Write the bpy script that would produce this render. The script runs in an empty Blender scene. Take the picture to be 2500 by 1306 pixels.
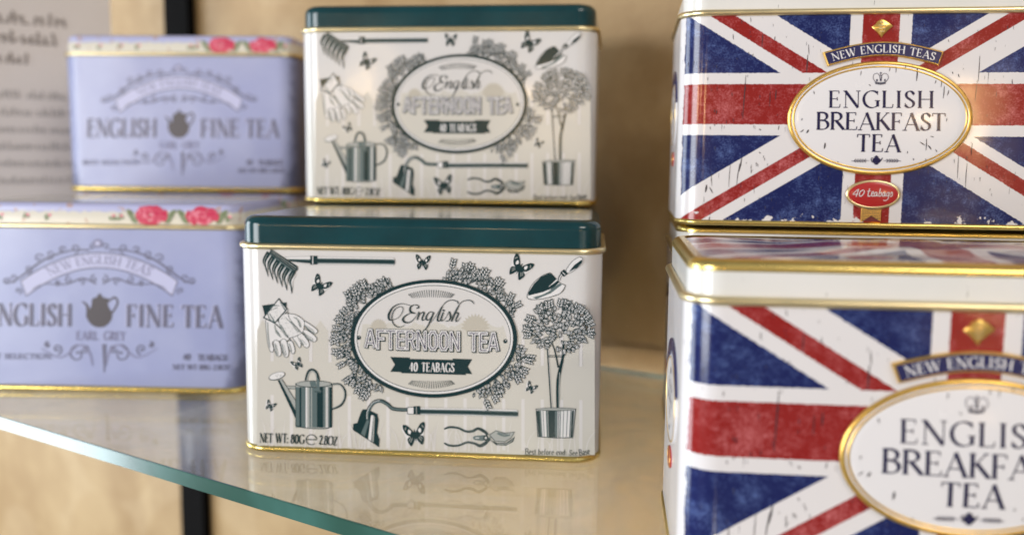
import bpy, bmesh, math, random
from math import sin, cos, pi, radians, sqrt, atan2
from mathutils import Matrix, Vector
from mathutils.geometry import tessellate_polygon
random.seed(7)
C = bpy.context.scene.collection
SC = bpy.context.scene

# ------------------------------------------------------------------ camera
cd = bpy.data.cameras.new("camera"); cam = bpy.data.objects.new("camera", cd); C.objects.link(cam)
cd.sensor_width = 36.0; cd.lens = 2243.64 / 2500 * 36
cam.matrix_world = Matrix.Translation((0, 0, 0.119156)) @ Matrix.Rotation(pi/2 - 0.118624, 4, 'X') @ Matrix.Rotation(0.0091794, 4, 'Z')
cd.clip_start = 0.01; cd.clip_end = 50
cd.dof.use_dof = True; cd.dof.focus_distance = 0.324
APERTURE = 0.0050
cd.dof.aperture_fstop = (cd.lens / 1000) / APERTURE
SC.camera = cam
# ------------------------------------------------------------------ world, light, exposure
w = bpy.data.worlds.new("World"); SC.world = w; w.use_nodes = True
w.node_tree.nodes["Background"].inputs[0].default_value = (0.98, 0.98, 1.0, 1)
w.node_tree.nodes["Background"].inputs[1].default_value = 0.27
SC.view_settings.view_transform = 'Standard'; SC.view_settings.look = 'None'
SC.view_settings.exposure = 0.06; SC.view_settings.gamma = 1.0
SC.cycles.max_bounces = 10; SC.cycles.transparent_max_bounces = 16
SC.cycles.sample_clamp_indirect = 6.0
def area(name, loc, target, sx, sy, power, col):
    l = bpy.data.lights.new(name, 'AREA'); l.shape = 'RECTANGLE'; l.size = sx; l.size_y = sy; l.energy = power; l.color = col
    o = bpy.data.objects.new(name, l); C.objects.link(o); o.location = loc
    o.rotation_euler = (Vector(target) - Vector(loc)).to_track_quat('-Z', 'Y').to_euler()
    return o
area("window_light_left", (-1.30, 0.62, 0.0), (0.0, 0.42, 0.02), 0.55, 1.0, 13.0, (0.84, 0.93, 1.0))
area("window_light_key", (-1.5, -0.75, 0.16), (0.02, 0.4, 0.03), 0.8, 1.0, 28.0, (0.95, 0.98, 1.0))
area("front_ceiling_light", (0.9, -1.3, 1.3), (0.05, 0.4, 0.05), 0.9, 0.6, 14.0, (1.0, 0.93, 0.84))
fl = area("under_shelf_fill", (-0.15, -1.25, -0.80), (0.19, 0.47, -0.20), 0.35, 0.3, 0.6, (1.0, 0.92, 0.78)); fl.data.spread = radians(12)  # added unseen fill, brightens the wall and glass under the shelf
def spot_ball(name, loc, rad, power, col):
    l = bpy.data.lights.new(name, 'POINT'); l.energy = power; l.color = col; l.shadow_soft_size = rad
    o = bpy.data.objects.new(name, l); C.objects.link(o); o.location = loc
    return o

# warm shop downlights, seen as glints in the lacquer
for x_, y_, z_, r_, p_ in ((-.31, -1.46, .235, .055, 2.4), (-.84, -1.34, .285, .05, 2.0), (.59, -1.60, .22, .03, 3.6), (-1.22, -1.18, .26, .055, 3.4), (.65, -1.66, -.22, .02, .5)):
    spot_ball("shop_lamp", (x_, y_, z_), r_, p_*1.7, (1, .66, .30))

# ------------------------------------------------------------------ node helpers
class N:
    nt = None
    def __init__(s, sock): s.s = sock
    @staticmethod
    def m(op, *a, clamp=False):
        n = N.nt.nodes.new('ShaderNodeMath'); n.operation = op; n.use_clamp = clamp
        for i, v in enumerate(a):
            if isinstance(v, N): N.nt.links.new(v.s, n.inputs[i])
            else: n.inputs[i].default_value = v
        return N(n.outputs[0])
    def __add__(s, o): return N.m('ADD', s, o)
    def __radd__(s, o): return N.m('ADD', s, o)
    def __sub__(s, o): return N.m('SUBTRACT', s, o)
    def __rsub__(s, o): return N.m('SUBTRACT', o, s)
    def __mul__(s, o): return N.m('MULTIPLY', s, o)
    def __rmul__(s, o): return N.m('MULTIPLY', s, o)
    def gt(s, o): return N.m('GREATER_THAN', s, o)
    def lt(s, o): return N.m('LESS_THAN', s, o)
    def abs(s): return N.m('ABSOLUTE', s)
def ss(x, a, b):
    n = N.nt.nodes.new('ShaderNodeMapRange'); n.interpolation_type = 'SMOOTHSTEP'
    N.nt.links.new(x.s, n.inputs[0]); n.inputs[1].default_value = a; n.inputs[2].default_value = b
    return N(n.outputs[0])
def mixc(f, a, b):
    n = N.nt.nodes.new('ShaderNodeMix'); n.data_type = 'RGBA'
    if isinstance(f, N): N.nt.links.new(f.s, n.inputs[0])
    else: n.inputs[0].default_value = f
    for i, v in ((6, a), (7, b)):
        if isinstance(v, N): N.nt.links.new(v.s, n.inputs[i])
        else: n.inputs[i].default_value = (*v, 1)
    return N(n.outputs[2])
def noise(vec, scale, detail=2, rough=0.5, dist=0.0):
    n = N.nt.nodes.new('ShaderNodeTexNoise'); n.inputs['Scale'].default_value = scale
    n.inputs['Detail'].default_value = detail; n.inputs['Roughness'].default_value = rough; n.inputs['Distortion'].default_value = dist
    if vec is not None: N.nt.links.new(vec.s, n.inputs['Vector'])
    return N(n.outputs['Fac'])
def comb(x, y, z=0.0):
    n = N.nt.nodes.new('ShaderNodeCombineXYZ')
    for i, v in enumerate((x, y, z)):
        if isinstance(v, N): N.nt.links.new(v.s, n.inputs[i])
        else: n.inputs[i].default_value = v
    return N(n.outputs[0])
def sep(v):
    n = N.nt.nodes.new('ShaderNodeSeparateXYZ'); N.nt.links.new(v.s, n.inputs[0]); return [N(o) for o in n.outputs]
def coord(kind):
    n = N.nt.nodes.new('ShaderNodeTexCoord'); return N(n.outputs[kind])
def newmat(name):
    m = bpy.data.materials.new(name); m.use_nodes = True; N.nt = m.node_tree
    return m, m.node_tree.nodes['Principled BSDF']
def sin_(b, key, v):
    if isinstance(v, N): N.nt.links.new(v.s, b.inputs[key])
    else: b.inputs[key].default_value = v
def bump(b, h, strength, dist=0.001):
    n = N.nt.nodes.new('ShaderNodeBump'); n.inputs['Strength'].default_value = strength; n.inputs['Distance'].default_value = dist
    N.nt.links.new(h.s, n.inputs['Height']); N.nt.links.new(n.outputs[0], b.inputs['Normal'])
def simple(name, col, rough=0.35, metal=0.0, coat=0.0, var=0.0, scale=60, bmp=0.0, spec=0.5):
    m, b = newmat(name)
    co = coord('Object')
    if var:
        f = noise(co, scale, 4, 0.6)
        sin_(b, 'Base Color', mixc(ss(f, 0.3, 0.7), tuple(c*(1-var) for c in col), tuple(min(1, c*(1+var)) for c in col)))
    else: b.inputs['Base Color'].default_value = (*col, 1)
    rr = noise(co, scale*2.3, 3, 0.6)
    sin_(b, 'Roughness', rr*(0.02 if metal else 0.12) + (rough-(0.01 if metal else 0.06)))
    b.inputs['Metallic'].default_value = metal; b.inputs['Coat Weight'].default_value = coat; b.inputs['Coat Roughness'].default_value = 0.12
    b.inputs['Specular IOR Level'].default_value = spec
    if bmp: bump(b, noise(co, scale*1.5, 2), bmp, 0.0004)
    return m

M = {}
M['ink'] = simple('dark_green_ink', (0.003, 0.024, 0.028), 0.21)
M['ink_mid'] = simple('grey_green_ink', (0.095, 0.135, 0.14), 0.21)
M['ink_soft'] = simple('pale_grey_green_ink', (0.33, 0.345, 0.335), 0.21)
M['paper'] = simple('printed_white', (0.66, 0.65, 0.66), 0.21)
M['sky_print'] = simple('printed_pale_grey', (0.585, 0.57, 0.57), 0.21)
M['hill'] = simple('printed_beige', (0.535, 0.515, 0.475), 0.21)
M['hill_dark'] = simple('printed_darker_beige', (0.455, 0.425, 0.37), 0.21)
M['picket'] = simple('printed_pale_picket', (0.61, 0.59, 0.59), 0.21)
M['navy'] = simple('navy_ink', (0.012, 0.010, 0.055), 0.2)
M['navy_plate'] = simple('navy_enamel', (0.012, 0.014, 0.085), 0.25, coat=0.3)
M['white_print'] = simple('bright_white_print', (0.74, 0.73, 0.76), 0.25, coat=0.3)
M['red_plate'] = simple('red_enamel', (0.42, 0.018, 0.02), 0.25, coat=0.3)
M['crack'] = simple('crack_print', (0.03, 0.025, 0.035), 0.4)
M['gold'] = simple('gold_metal', (0.78, 0.6, 0.2), 0.27, metal=1.0, var=0.06, scale=90)
M['gold_pale'] = simple('pale_gold_metal', (0.82, 0.7, 0.42), 0.3, metal=1.0, var=0.06, scale=90)
M['gold_print'] = simple('gold_foil', (0.8, 0.52, 0.14), 0.28, metal=0.9, var=0.1, scale=200)
M['teal'] = simple('teal_lacquer', (0.0015, 0.036, 0.045), 0.17, coat=0.0, var=0.25, scale=25, bmp=0.12)
M['lav_ink'] = simple('slate_ink', (0.12, 0.12, 0.19), 0.4)
M['lav_ink_soft'] = simple('soft_slate_ink', (0.2, 0.2, 0.33), 0.4)
M['lav_light'] = simple('pale_lavender_print', (0.46, 0.47, 0.68), 0.35)
M['brown_ink'] = simple('brown_grey_ink', (0.06, 0.05, 0.06), 0.4)
M['rose'] = simple('rose_print', (0.55, 0.03, 0.09), 0.35)
M['rose_light'] = simple('pale_rose_print', (0.72, 0.2, 0.28), 0.35)
M['leaf'] = simple('leaf_print', (0.18, 0.22, 0.12), 0.4)
M['cream'] = simple('cream_print', (0.7, 0.66, 0.58), 0.3)

def tin_print(name, fn, rough=0.15, coat=0.0, bmp=0.07):
    m, b = newmat(name)
    uvn = N.nt.nodes.new('ShaderNodeUVMap'); uvn.uv_map = 'UVMap'
    u, v, _ = sep(N(uvn.outputs[0]))
    sin_(b, 'Base Color', fn(u, v))
    sin_(b, 'Roughness', noise(coord('Object'), 40, 3)*0.12 + (rough - 0.06))
    b.inputs['Coat Weight'].default_value = coat; b.inputs['Coat Roughness'].default_value = 0.06
    h = noise(coord('Object'), 22, 2)
    if bmp: bump(b, h, bmp, 0.01)
    return m
def flag_fn(u, v):
    wob = (noise(comb(u, v), 900, 3) - 0.5)*0.0006
    uu = u + wob; vv = v + wob
    s1 = vv + uu*0.612; s2 = vv - uu*0.617
    left = uu.lt(0.0); up = vv.gt(0.0473)
    # quadrant choice: TL & BR use s1, TR & BL use s2
    same = N.m('ABSOLUTE', left - up)            # 0 -> TL/BR , 1 -> TR/BL
    s = s1*(1 - same) + s2*same
    dw = (s - 0.0471).abs().lt(0.0101)
    lo = 0.0420*left + 0.0470*(1 - left)
    d0 = s - lo
    dr = (d0 - 0.0029).abs().lt(0.0029)
    au = uu.abs(); av = (vv - 0.0473).abs()
    cw = N.m('MAXIMUM', au.lt(0.0112), av.lt(0.0119))
    cr = N.m('MAXIMUM', au.lt(0.0067), av.lt(0.0077))
    red = N.m('MAXIMUM', cr, dr*(1 - cw))
    white = N.m('MAXIMUM', cw, dw)
    # ragged outer edge of the print
    rag = noise(comb(u, v), 160, 4, 0.65)
    edge = N.m('MAXIMUM', (v - (rag - 0.55)*0.035).lt(0.0024), (au + (rag - 0.5)*0.003).gt(0.0741))
    n1 = noise(comb(u, v), 75, 3, 0.6); n2 = noise(comb(u, v), 420, 4, 0.7); n3 = noise(comb(u*1.0, v*1.0), 1500, 2, 0.6)
    wash = ss(n1*0.5 + n2*0.4 + n3*0.4, 0.60, 0.92)
    blue = mixc(wash, (0.005, 0.010, 0.085), (0.10, 0.155, 0.38))
    redc = mixc(wash, (0.25, 0.010, 0.008), (0.58, 0.17, 0.18))
    base = mixc(white, blue, (0.70, 0.68, 0.70))
    base = mixc(red, base, redc)
    base = mixc(edge, base, (0.70, 0.68, 0.70))
    # fine vertical hairline cracks, dark on the print
    cn = noise(comb(u*1.0, v*0.11), 1500, 2, 0.5); cm = noise(comb(u + 0.3, v), 70, 2)
    crk = cn.gt(0.70)*cm.gt(0.53)
    return mixc(crk*0.8, base, (0.04, 0.03, 0.05))
M['flag'] = tin_print('union_flag_print', flag_fn)
def wl_fn(u, v):
    cn = noise(comb(u*1.0, v*0.12), 1300, 2, 0.5); cm = noise(comb(u + 0.3, v), 60, 2)
    crk = cn.gt(0.69)*cm.gt(0.54)
    b = mixc(ss(noise(comb(u, v), 30, 3), 0.35, 0.65), (0.68, 0.68, 0.66), (0.72, 0.71, 0.70))
    return mixc(crk*0.8, b, (0.05, 0.05, 0.06))
M['white_lid'] = tin_print('white_crackle_lid', wl_fn)
def wb_fn(u, v):
    b = mixc(ss(v + (noise(comb(u, v), 40, 3) - 0.5)*0.01, 0.03, 0.062), (0.535, 0.515, 0.475), (0.605, 0.59, 0.59))
    side = ss(u.abs(), 0.0705, 0.0735)
    return mixc(side, b, (0.62, 0.61, 0.61))
M['tin_white'] = tin_print('garden_tin_print', wb_fn)
def lav_fn(u, v):
    b = mixc(ss(noise(comb(u, v), 28, 3), 0.3, 0.7), (0.30, 0.33, 0.545), (0.35, 0.38, 0.585))
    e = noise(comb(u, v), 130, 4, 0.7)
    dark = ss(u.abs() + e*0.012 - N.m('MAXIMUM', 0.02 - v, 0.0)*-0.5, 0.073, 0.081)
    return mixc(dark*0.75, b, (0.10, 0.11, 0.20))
M['tin_lav'] = tin_print('lavender_tin_print', lav_fn, 0.3)
def lavlid_fn(u, v):
    rag = (noise(comb(u, v), 300, 3) - 0.5)*0.004
    band = ss(v + rag, 0.0066, 0.0078)
    b = mixc(band, (0.66, 0.63, 0.55), (0.42, 0.44, 0.68))
    spots = noise(comb(u, v), 170, 2, 0.5)
    b = mixc(ss(spots, 0.63, 0.66)*0.7, b, (0.45, 0.28, 0.2))
    return mixc(ss((v - 0.0135), 0.0, 0.001), b, (0.55, 0.55, 0.6))
M['lid_lav'] = tin_print('lavender_lid_print', lavlid_fn, 0.3)
M['lid_top_cream'] = simple('cream_lid_top', (0.5, 0.5, 0.47), 0.2, coat=0.6, var=0.05, scale=30)

# ------------------------------------------------------------------ mesh helpers
def link(name, me, parent=None, mats=()):
    o = bpy.data.objects.new(name, me); C.objects.link(o)
    if parent is not None: o.parent = parent
    for m in mats: me.materials.append(m)
    return o
def mesh(name, verts, faces, smooth=False, uvs=None):
    me = bpy.data.meshes.new(name); me.from_pydata(verts, [], faces); me.validate(clean_customdata=False)
    if smooth: me.polygons.foreach_set('use_smooth', [True]*len(me.polygons))
    if uvs:
        l = me.uv_layers.new(name='UVMap')
        for lp in me.loops: l.data[lp.index].uv = uvs[lp.vertex_index]
    return me
def rrect(W, D, R, off, seg=8, straight=1):
    """rounded rectangle, front face y=0, back y=D; returns pts and perimeter coordinate (0 = front centre). starts & ends at back centre"""
    pts = []; rr = R + off
    cs = [((W/2-R), R, -90), ((W/2-R), D-R, 0), (-(W/2-R), D-R, 90), (-(W/2-R), R, 180)]
    arc = R*pi/2
    # go from back centre -> left side -> front -> right -> back centre (counter to keep u increasing with x at the front)
    P = [(0, D+off, -(W/2 - R) - arc - (D-2*R) - arc - (W/2-R))]
    # back-left corner
    u0 = -(W/2-R) - arc - (D-2*R) - arc
    for i in range(seg+1):
        a = radians(90 + 90*i/seg); P.append((-(W/2-R) + rr*cos(a), D-R + rr*sin(a), u0 + arc*i/seg))
    u0 = -(W/2-R) - arc
    for i in range(seg+1):
        a = radians(180 + 90*i/seg); P.append((-(W/2-R) + rr*cos(a), R + rr*sin(a), u0 + arc*i/seg))
    u0 = (W/2-R)
    for i in range(seg+1):
        a = radians(270 + 90*i/seg); P.append(((W/2-R) + rr*cos(a), R + rr*sin(a), u0 + arc*i/seg))
    u0 = (W/2-R) + arc + (D-2*R)
    for i in range(seg+1):
        a = radians(0 + 90*i/seg); P.append(((W/2-R) + rr*cos(a), D-R + rr*sin(a), u0 + arc*i/seg))
    P.append((0, D+off, u0 + arc + (W/2-R)))
    return P
def loft(name, W, D, R, prof, parent, mat, vmap=None, cap=None, seg=8, capmat=None):
    """prof: list of (offset, z). vmap: v coordinate per profile point."""
    verts = []; uvs = []; faces = []
    n = None
    for k, (off, z) in enumerate(prof):
        P = rrect(W, D, R, off, seg); n = len(P)
        for (x, y, u) in P:
            verts.append((x, y, z)); uvs.append((u, vmap[k] if vmap else z))
    for k in range(len(prof)-1):
        for i in range(n-1):
            a = k*n + i; faces.append((a, a+1, a+n+1, a+n))
    me = mesh(name, verts, faces, True, uvs)
    o = link(name, me, parent, [mat])
    return o
def cap_mesh(name, W, D, R, off, z, parent, mat, domes=None, vscale=1.0, seg=8, up=True):
    """flat or gently domed top filling the loop"""
    P = rrect(W, D, R, off, seg)[:-1]
    rings = 10; verts = []; uvs = []; faces = []
    cx, cy = 0, D/2; n = len(P)
    for k in range(rings):
        f = 1 - k/rings
        for (x, y, u) in P:
            X = cx + (x-cx)*f; Y = cy + (y-cy)*f
            verts.append((X, Y, z + (domes(X, Y) if domes else 0))); uvs.append((X, Y*vscale))
    verts.append((cx, cy, z + (domes(cx, cy) if domes else 0))); uvs.append((cx, cy*vscale))
    for k in range(rings-1):
        for i in range(n):
            j = (i+1) % n; a = k*n
            faces.append((a+i, a+j, a+n+j, a+n+i))
    for i in range(n): faces.append(((rings-1)*n+i, (rings-1)*n+(i+1) % n, rings*n))
    me = mesh(name, verts, faces, True, uvs)
    return link(name, me, parent, [mat])
def arcprof(cx, cz, r, a0, a1, n):
    return [(cx + r*cos(radians(a0 + (a1-a0)*i/n)), cz + r*sin(radians(a0 + (a1-a0)*i/n))) for i in range(n+1)]

# ------------------------------------------------------------------ flat print ("art") meshes
def smooth_pts(pts, closed=False, n=6):
    if len(pts) < 3: return list(pts)
    out = []; m = len(pts)
    rng = range(m if closed else m-1)
    for i in rng:
        p0 = pts[(i-1) % m] if (closed or i > 0) else pts[0]
        p1 = pts[i]; p2 = pts[(i+1) % m]
        p3 = pts[(i+2) % m] if (closed or i+2 < m) else pts[-1]
        for k in range(n):
            t = k/n
            out.append(tuple(0.5*((2*b) + (-a+c)*t + (2*a-5*b+4*c-d)*t*t + (-a+3*b-3*c+d)*t**3) for a, b, c, d in zip(p0, p1, p2, p3)))
    if not closed: out.append(tuple(pts[-1]))
    return out
class Art:
    """collects flat printed shapes drawn in a 2-D drawing frame, then lays them on a tin face"""
    def __init__(s, to_uv, z0=0.00003, dz=1.4e-6, xf=None):
        s.to_uv = to_uv; s.z = z0; s.dz = dz; s.v = []; s.f = []; s.mi = []; s.mats = []; s.xf = xf or (lambda x, y: (x, y)); s.lift = None
    def mat(s, m):
        if m not in s.mats: s.mats.append(m)
        return s.mats.index(m)
    def add(s, pts, tris, m):
        b = len(s.v)
        for p in pts:
            u, v = s.to_uv(*s.xf(p[0], p[1]))
            zz = s.z + (s.lift(u, v) if s.lift else 0)
            s.v.append((u, -zz, v))
        k = s.mat(m)
        for t in tris: s.f.append(tuple(b+i for i in t)); s.mi.append(k)
        s.z += s.dz
    def poly(s, pts, m, smooth=False, holes=()):
        if smooth: pts = smooth_pts(pts, True)
        loops = [[Vector((p[0], p[1], 0)) for p in pts]] + [[Vector((p[0], p[1], 0)) for p in h] for h in holes]
        allp = [p for l in loops for p in l]
        s.add([(p.x, p.y) for p in allp], tessellate_polygon(loops), m)
    def line(s, pts, wd, m, smooth=False, closed=False, n=6):
        """wd: width or list of widths at the control points"""
        if not isinstance(wd, (list, tuple)): wd = [wd]*len(pts)
        P = [(p[0], p[1], q) for p, q in zip(pts, wd)]
        if smooth: P = smooth_pts(P, closed, n)
        m_ = len(P); L = []; tr = []
        for i in range(m_):
            a = P[(i-1) % m_] if (closed or i > 0) else P[i]
            b = P[(i+1) % m_] if (closed or i < m_-1) else P[i]
            dx, dy = b[0]-a[0], b[1]-a[1]; l = sqrt(dx*dx+dy*dy) or 1e-9
            k = 1.0
            if a is not P[i] and b is not P[i]:
                d1 = (P[i][0]-a[0], P[i][1]-a[1]); d2 = (b[0]-P[i][0], b[1]-P[i][1])
                l1 = sqrt(d1[0]**2+d1[1]**2) or 1e-9; l2 = sqrt(d2[0]**2+d2[1]**2) or 1e-9
                # proper mitre direction
                t1 = (d1[0]/l1, d1[1]/l1); t2 = (d2[0]/l2, d2[1]/l2)
                dx, dy = t1[0]+t2[0], t1[1]+t2[1]; l = sqrt(dx*dx+dy*dy) or 1e-9
                ch = l/2; k = min(1/max(ch, 0.3), 1.5)
            nx, ny = -dy/l, dx/l; h = max(P[i][2], 0.0)/2*k
            L.append((P[i][0]+nx*h, P[i][1]+ny*h)); L.append((P[i][0]-nx*h, P[i][1]-ny*h))
        rng = m_ if closed else m_-1
        for i in range(rng):
            a = 2*i; b = 2*((i+1) % m_); tr += [(a, a+1, b+1), (a, b+1, b)]
        s.add(L, tr, m)
    def ellipse(s, cx, cy, rx, ry, m, n=48, rot=0.0):
        s.poly([(cx+rx*cos(a)*cos(rot)-ry*sin(a)*sin(rot), cy+rx*cos(a)*sin(rot)+ry*sin(a)*cos(rot)) for a in [2*pi*i/n for i in range(n)]], m)
    def ring(s, cx, cy, rx, ry, wd, m, n=96):
        s.line([(cx+rx*cos(2*pi*i/n), cy+ry*sin(2*pi*i/n)) for i in range(n)], wd, m, closed=True)
    def build(s, name, parent):
        me = bpy.data.meshes.new(name); me.from_pydata(s.v, [], s.f)
        me.polygons.foreach_set('material_index', s.mi)
        # face every triangle outwards
        bm = bmesh.new(); bm.from_mesh(me)
        for f in bm.faces:
            f.normal_update()
            if f.normal.y > 0: f.normal_flip()
        bm.to_mesh(me); bm.free()
        o = link(name, me, parent)
        for m in s.mats: me.materials.append(M[m])
        return o
def zoomf(ox, oy, k): return lambda x, y: (ox + x/k, oy + y/k)
def homo(Mx):
    def f(px, py):
        a, b, c = [r[0]*px + r[1]*py + r[2] for r in Mx]
        return a/c, b/c
    return f
HW = homo([[0.00016249998534491341, -5.355803062531785e-07, -0.16461313844806927], [6.1517365776320584e-06, -0.0001656852748143154, 0.1787541501996517], [3.9354737103009167e-05, -5.351833429573321e-05, 1.0]])
HR = homo([[0.00016775908296137444, 9.283837000572332e-06, -0.36153401046774797], [3.1972280667813816e-06, -0.00017510287539303508, 0.0909128406500746], [6.179949178160902e-05, -5.4759649002123245e-05, 1.0]])
HL = homo([[0.0002001928274721296, -8.920147393621025e-06, -0.04190706118717493], [3.575176071707586e-06, -0.00020184766950263528, 0.1923430122729338], [1.4932912037417106e-05, -5.2167677046638456e-05, 1.0]])

# ------------------------------------------------------------------ stroke lettering
def A_(cx, cy, rx, ry, a0, a1, n=14): return [(cx+rx*cos(radians(a0+(a1-a0)*i/n)), cy+ry*sin(radians(a0+(a1-a0)*i/n))) for i in range(n+1)]
T, t, NB = 'T', 't', 'n'
def sf(x, y, l=.11): return (t, [(x-l, y), (x+l, y)])
G = {
'A': (.82, [(t, [(.08, 0), (.42, 1)]), (T, [(.40, 1), (.76, 0)]), (t, [(.2, .33), (.62, .33)]), sf(.08, 0), sf(.76, 0)]),
'B': (.66, [(T, [(.12, 0), (.12, 1)]), (NB, [(.02, .985), (.3, .985)] + A_(.3, .765, .24, .22, 90, -90) + [(.12, .545)]), (NB, [(.12, .53), (.32, .53)] + A_(.32, .272, .28, .258, 90, -90) + [(.02, .014)])]),
'C': (.8, [(NB, A_(.47, .5, .42, .5, 48, 312, 26)), (t, [(.755, .99), (.755, .76)])]),
'D': (.84, [(T, [(.12, 0), (.12, 1)]), (NB, [(.02, .985), (.36, .985)] + A_(.36, .5, .42, .485, 90, -90) + [(.02, .015)])]),
'E': (.62, [(T, [(.12, 0), (.12, 1)]), (t, [(.02, .985), (.52, .985)]), (t, [(.12, .52), (.44, .52)]), (t, [(.02, .015), (.56, .015)]), (t, [(.52, .99), (.52, .83)]), (t, [(.44, .62), (.44, .42)]), (t, [(.56, .01), (.59, .2)])]),
'F': (.58, [(T, [(.12, 0), (.12, 1)]), (t, [(.02, .985), (.52, .985)]), (t, [(.12, .5), (.42, .5)]), sf(.12, .012), (t, [(.52, .99), (.52, .82)]), (t, [(.42, .6), (.42, .4)])]),
'G': (.86, [(NB, A_(.47, .5, .42, .5, 48, 305, 26) + [(.74, .12)]), (T, [(.76, .42), (.76, .06)]), (t, [(.62, .42), (.88, .42)]), (t, [(.755, .99), (.755, .76)])]),
'H': (.86, [(T, [(.13, 0), (.13, 1)]), (T, [(.73, 0), (.73, 1)]), (t, [(.13, .51), (.73, .51)]), sf(.13, .012), sf(.13, .988), sf(.73, .012), sf(.73, .988)]),
'I': (.32, [(T, [(.16, 0), (.16, 1)]), sf(.16, .012), sf(.16, .988)]),
'K': (.74, [(T, [(.13, 0), (.13, 1)]), sf(.13, .012), sf(.13, .988), (t, [(.13, .42), (.6, .99)]), (T, [(.27, .6), (.7, .01)]), sf(.6, .988, .09), sf(.72, .012, .08)]),
'L': (.58, [(T, [(.12, 0), (.12, 1)]), sf(.12, .988), (t, [(.02, .015), (.54, .015)]), (t, [(.54, .01), (.57, .22)])]),
'N': (.88, [(t, [(.13, 0), (.13, .97)]), (T, [(.11, .99), (.76, .0)]), (t, [(.77, 0), (.77, .99)]), sf(.13, .012), (t, [(.0, .988), (.13, .988)]), sf(.77, .988)]),
'O': (.9, [(NB, A_(.45, .5, .41, .5, 0, 360, 30))]),
'R': (.72, [(T, [(.12, 0), (.12, 1)]), (NB, [(.02, .985), (.3, .985)] + A_(.3, .755, .25, .23, 90, -90) + [(.12, .525)]), (T, [(.3, .52), (.68, .02)]), sf(.12, .012), (t, [(.6, .012), (.78, .012)])]),
'S': (.56, [(NB, [(.47, .8)] + A_(.29, .77, .19, .215, 20, 200, 12) + [(.16, .6), (.4, .42)] + A_(.27, .25, .22, .235, 20, -160, 12)), (t, [(.475, .95), (.475, .74)]), (t, [(.055, .28), (.055, .05)])]),
'T': (.7, [(T, [(.35, 0), (.35, .99)]), (t, [(.03, .985), (.67, .985)]), (t, [(.03, .99), (.03, .82)]), (t, [(.67, .99), (.67, .82)]), sf(.35, .012)]),
'W': (1.12, [(T, [(.06, 1), (.34, 0)]), (t, [(.34, 0), (.57, .95)]), (T, [(.55, 1), (.82, 0)]), (t, [(.82, 0), (1.07, 1)]), sf(.08, .988), sf(.55, .988), sf(1.05, .988, .08)]),
'Y': (.74, [(T, [(.06, 1), (.36, .5)]), (t, [(.36, .5), (.68, 1)]), (T, [(.36, 0), (.36, .5)]), sf(.08, .988), sf(.68, .988), sf(.36, .012)]),
'Z': (.6, [(t, [(.05, .98), (.55, .98)]), (T, [(.54, .98), (.08, .02)]), (t, [(.05, .02), (.56, .02)]), (t, [(.05, .99), (.05, .82)]), (t, [(.57, .01), (.57, .2)])]),
'0': (.62, [(NB, A_(.31, .5, .24, .5, 0, 360, 26))]),
'2': (.56, [(NB, [(.08, .78)] + A_(.28, .75, .19, .24, 165, -20, 12) + [(.1, .03)]), (T, [(.08, .04), (.5, .04)])]),
'4': (.62, [(t, [(.42, 1), (.04, .3)]), (t, [(.04, .3), (.58, .3)]), (T, [(.43, 0), (.43, 1)])]),
'8': (.58, [(NB, A_(.29, .76, .18, .23, 0, 360, 18)), (NB, A_(.29, .27, .23, .27, 0, 360, 20))]),
'.': (.2, [(T, [(.1, 0), (.1, .1)])]),
':': (.22, [(T, [(.1, .0), (.1, .12)]), (T, [(.1, .42), (.1, .54)])]),
' ': (.36, []),
'a': (.5, [(NB, [(.08, .5), (.2, .62), (.34, .58), (.38, .45), (.38, 0)]), (NB, A_(.22, .17, .15, .17, 75, 300, 14) + [(.38, .12)])]),
'b': (.5, [(T, [(.1, 0), (.1, 1)]), (NB, A_(.25, .3, .17, .3, 150, -150, 18))]),
'd': (.52, [(T, [(.42, 0), (.42, 1)]), (NB, A_(.26, .3, .17, .3, 30, 330, 18))]),
'e': (.46, [(NB, [(.08, .33), (.39, .37)] + A_(.24, .31, .17, .31, 15, 310, 20))]),
'f': (.34, [(T, [(.15, 0), (.15, .8)]), (NB, A_(.27, .82, .12, .16, 180, 50, 8)), (t, [(.02, .6), (.3, .6)])]),
'n': (.52, [(T, [(.1, 0), (.1, .6)]), (NB, [(.1, .45)] + A_(.26, .44, .15, .17, 140, 0, 10) + [(.41, 0)]), sf(.1, .012, .06), sf(.41, .012, .06)]),
'o': (.48, [(NB, A_(.24, .3, .18, .3, 0, 360, 22))]),
'r': (.38, [(T, [(.1, 0), (.1, .6)]), (NB, [(.1, .42), (.2, .58), (.33, .56)]), sf(.1, .012, .06)]),
's': (.4, [(NB, [(.32, .52), (.2, .62), (.08, .5), (.14, .36), (.27, .27), (.33, .13), (.2, .0), (.06, .09)])]),
't': (.34, [(T, [(.14, .06), (.14, .85)]), (t, [(.02, .6), (.3, .6)]), (t, [(.14, .03), (.3, .03)])]),
}
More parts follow.
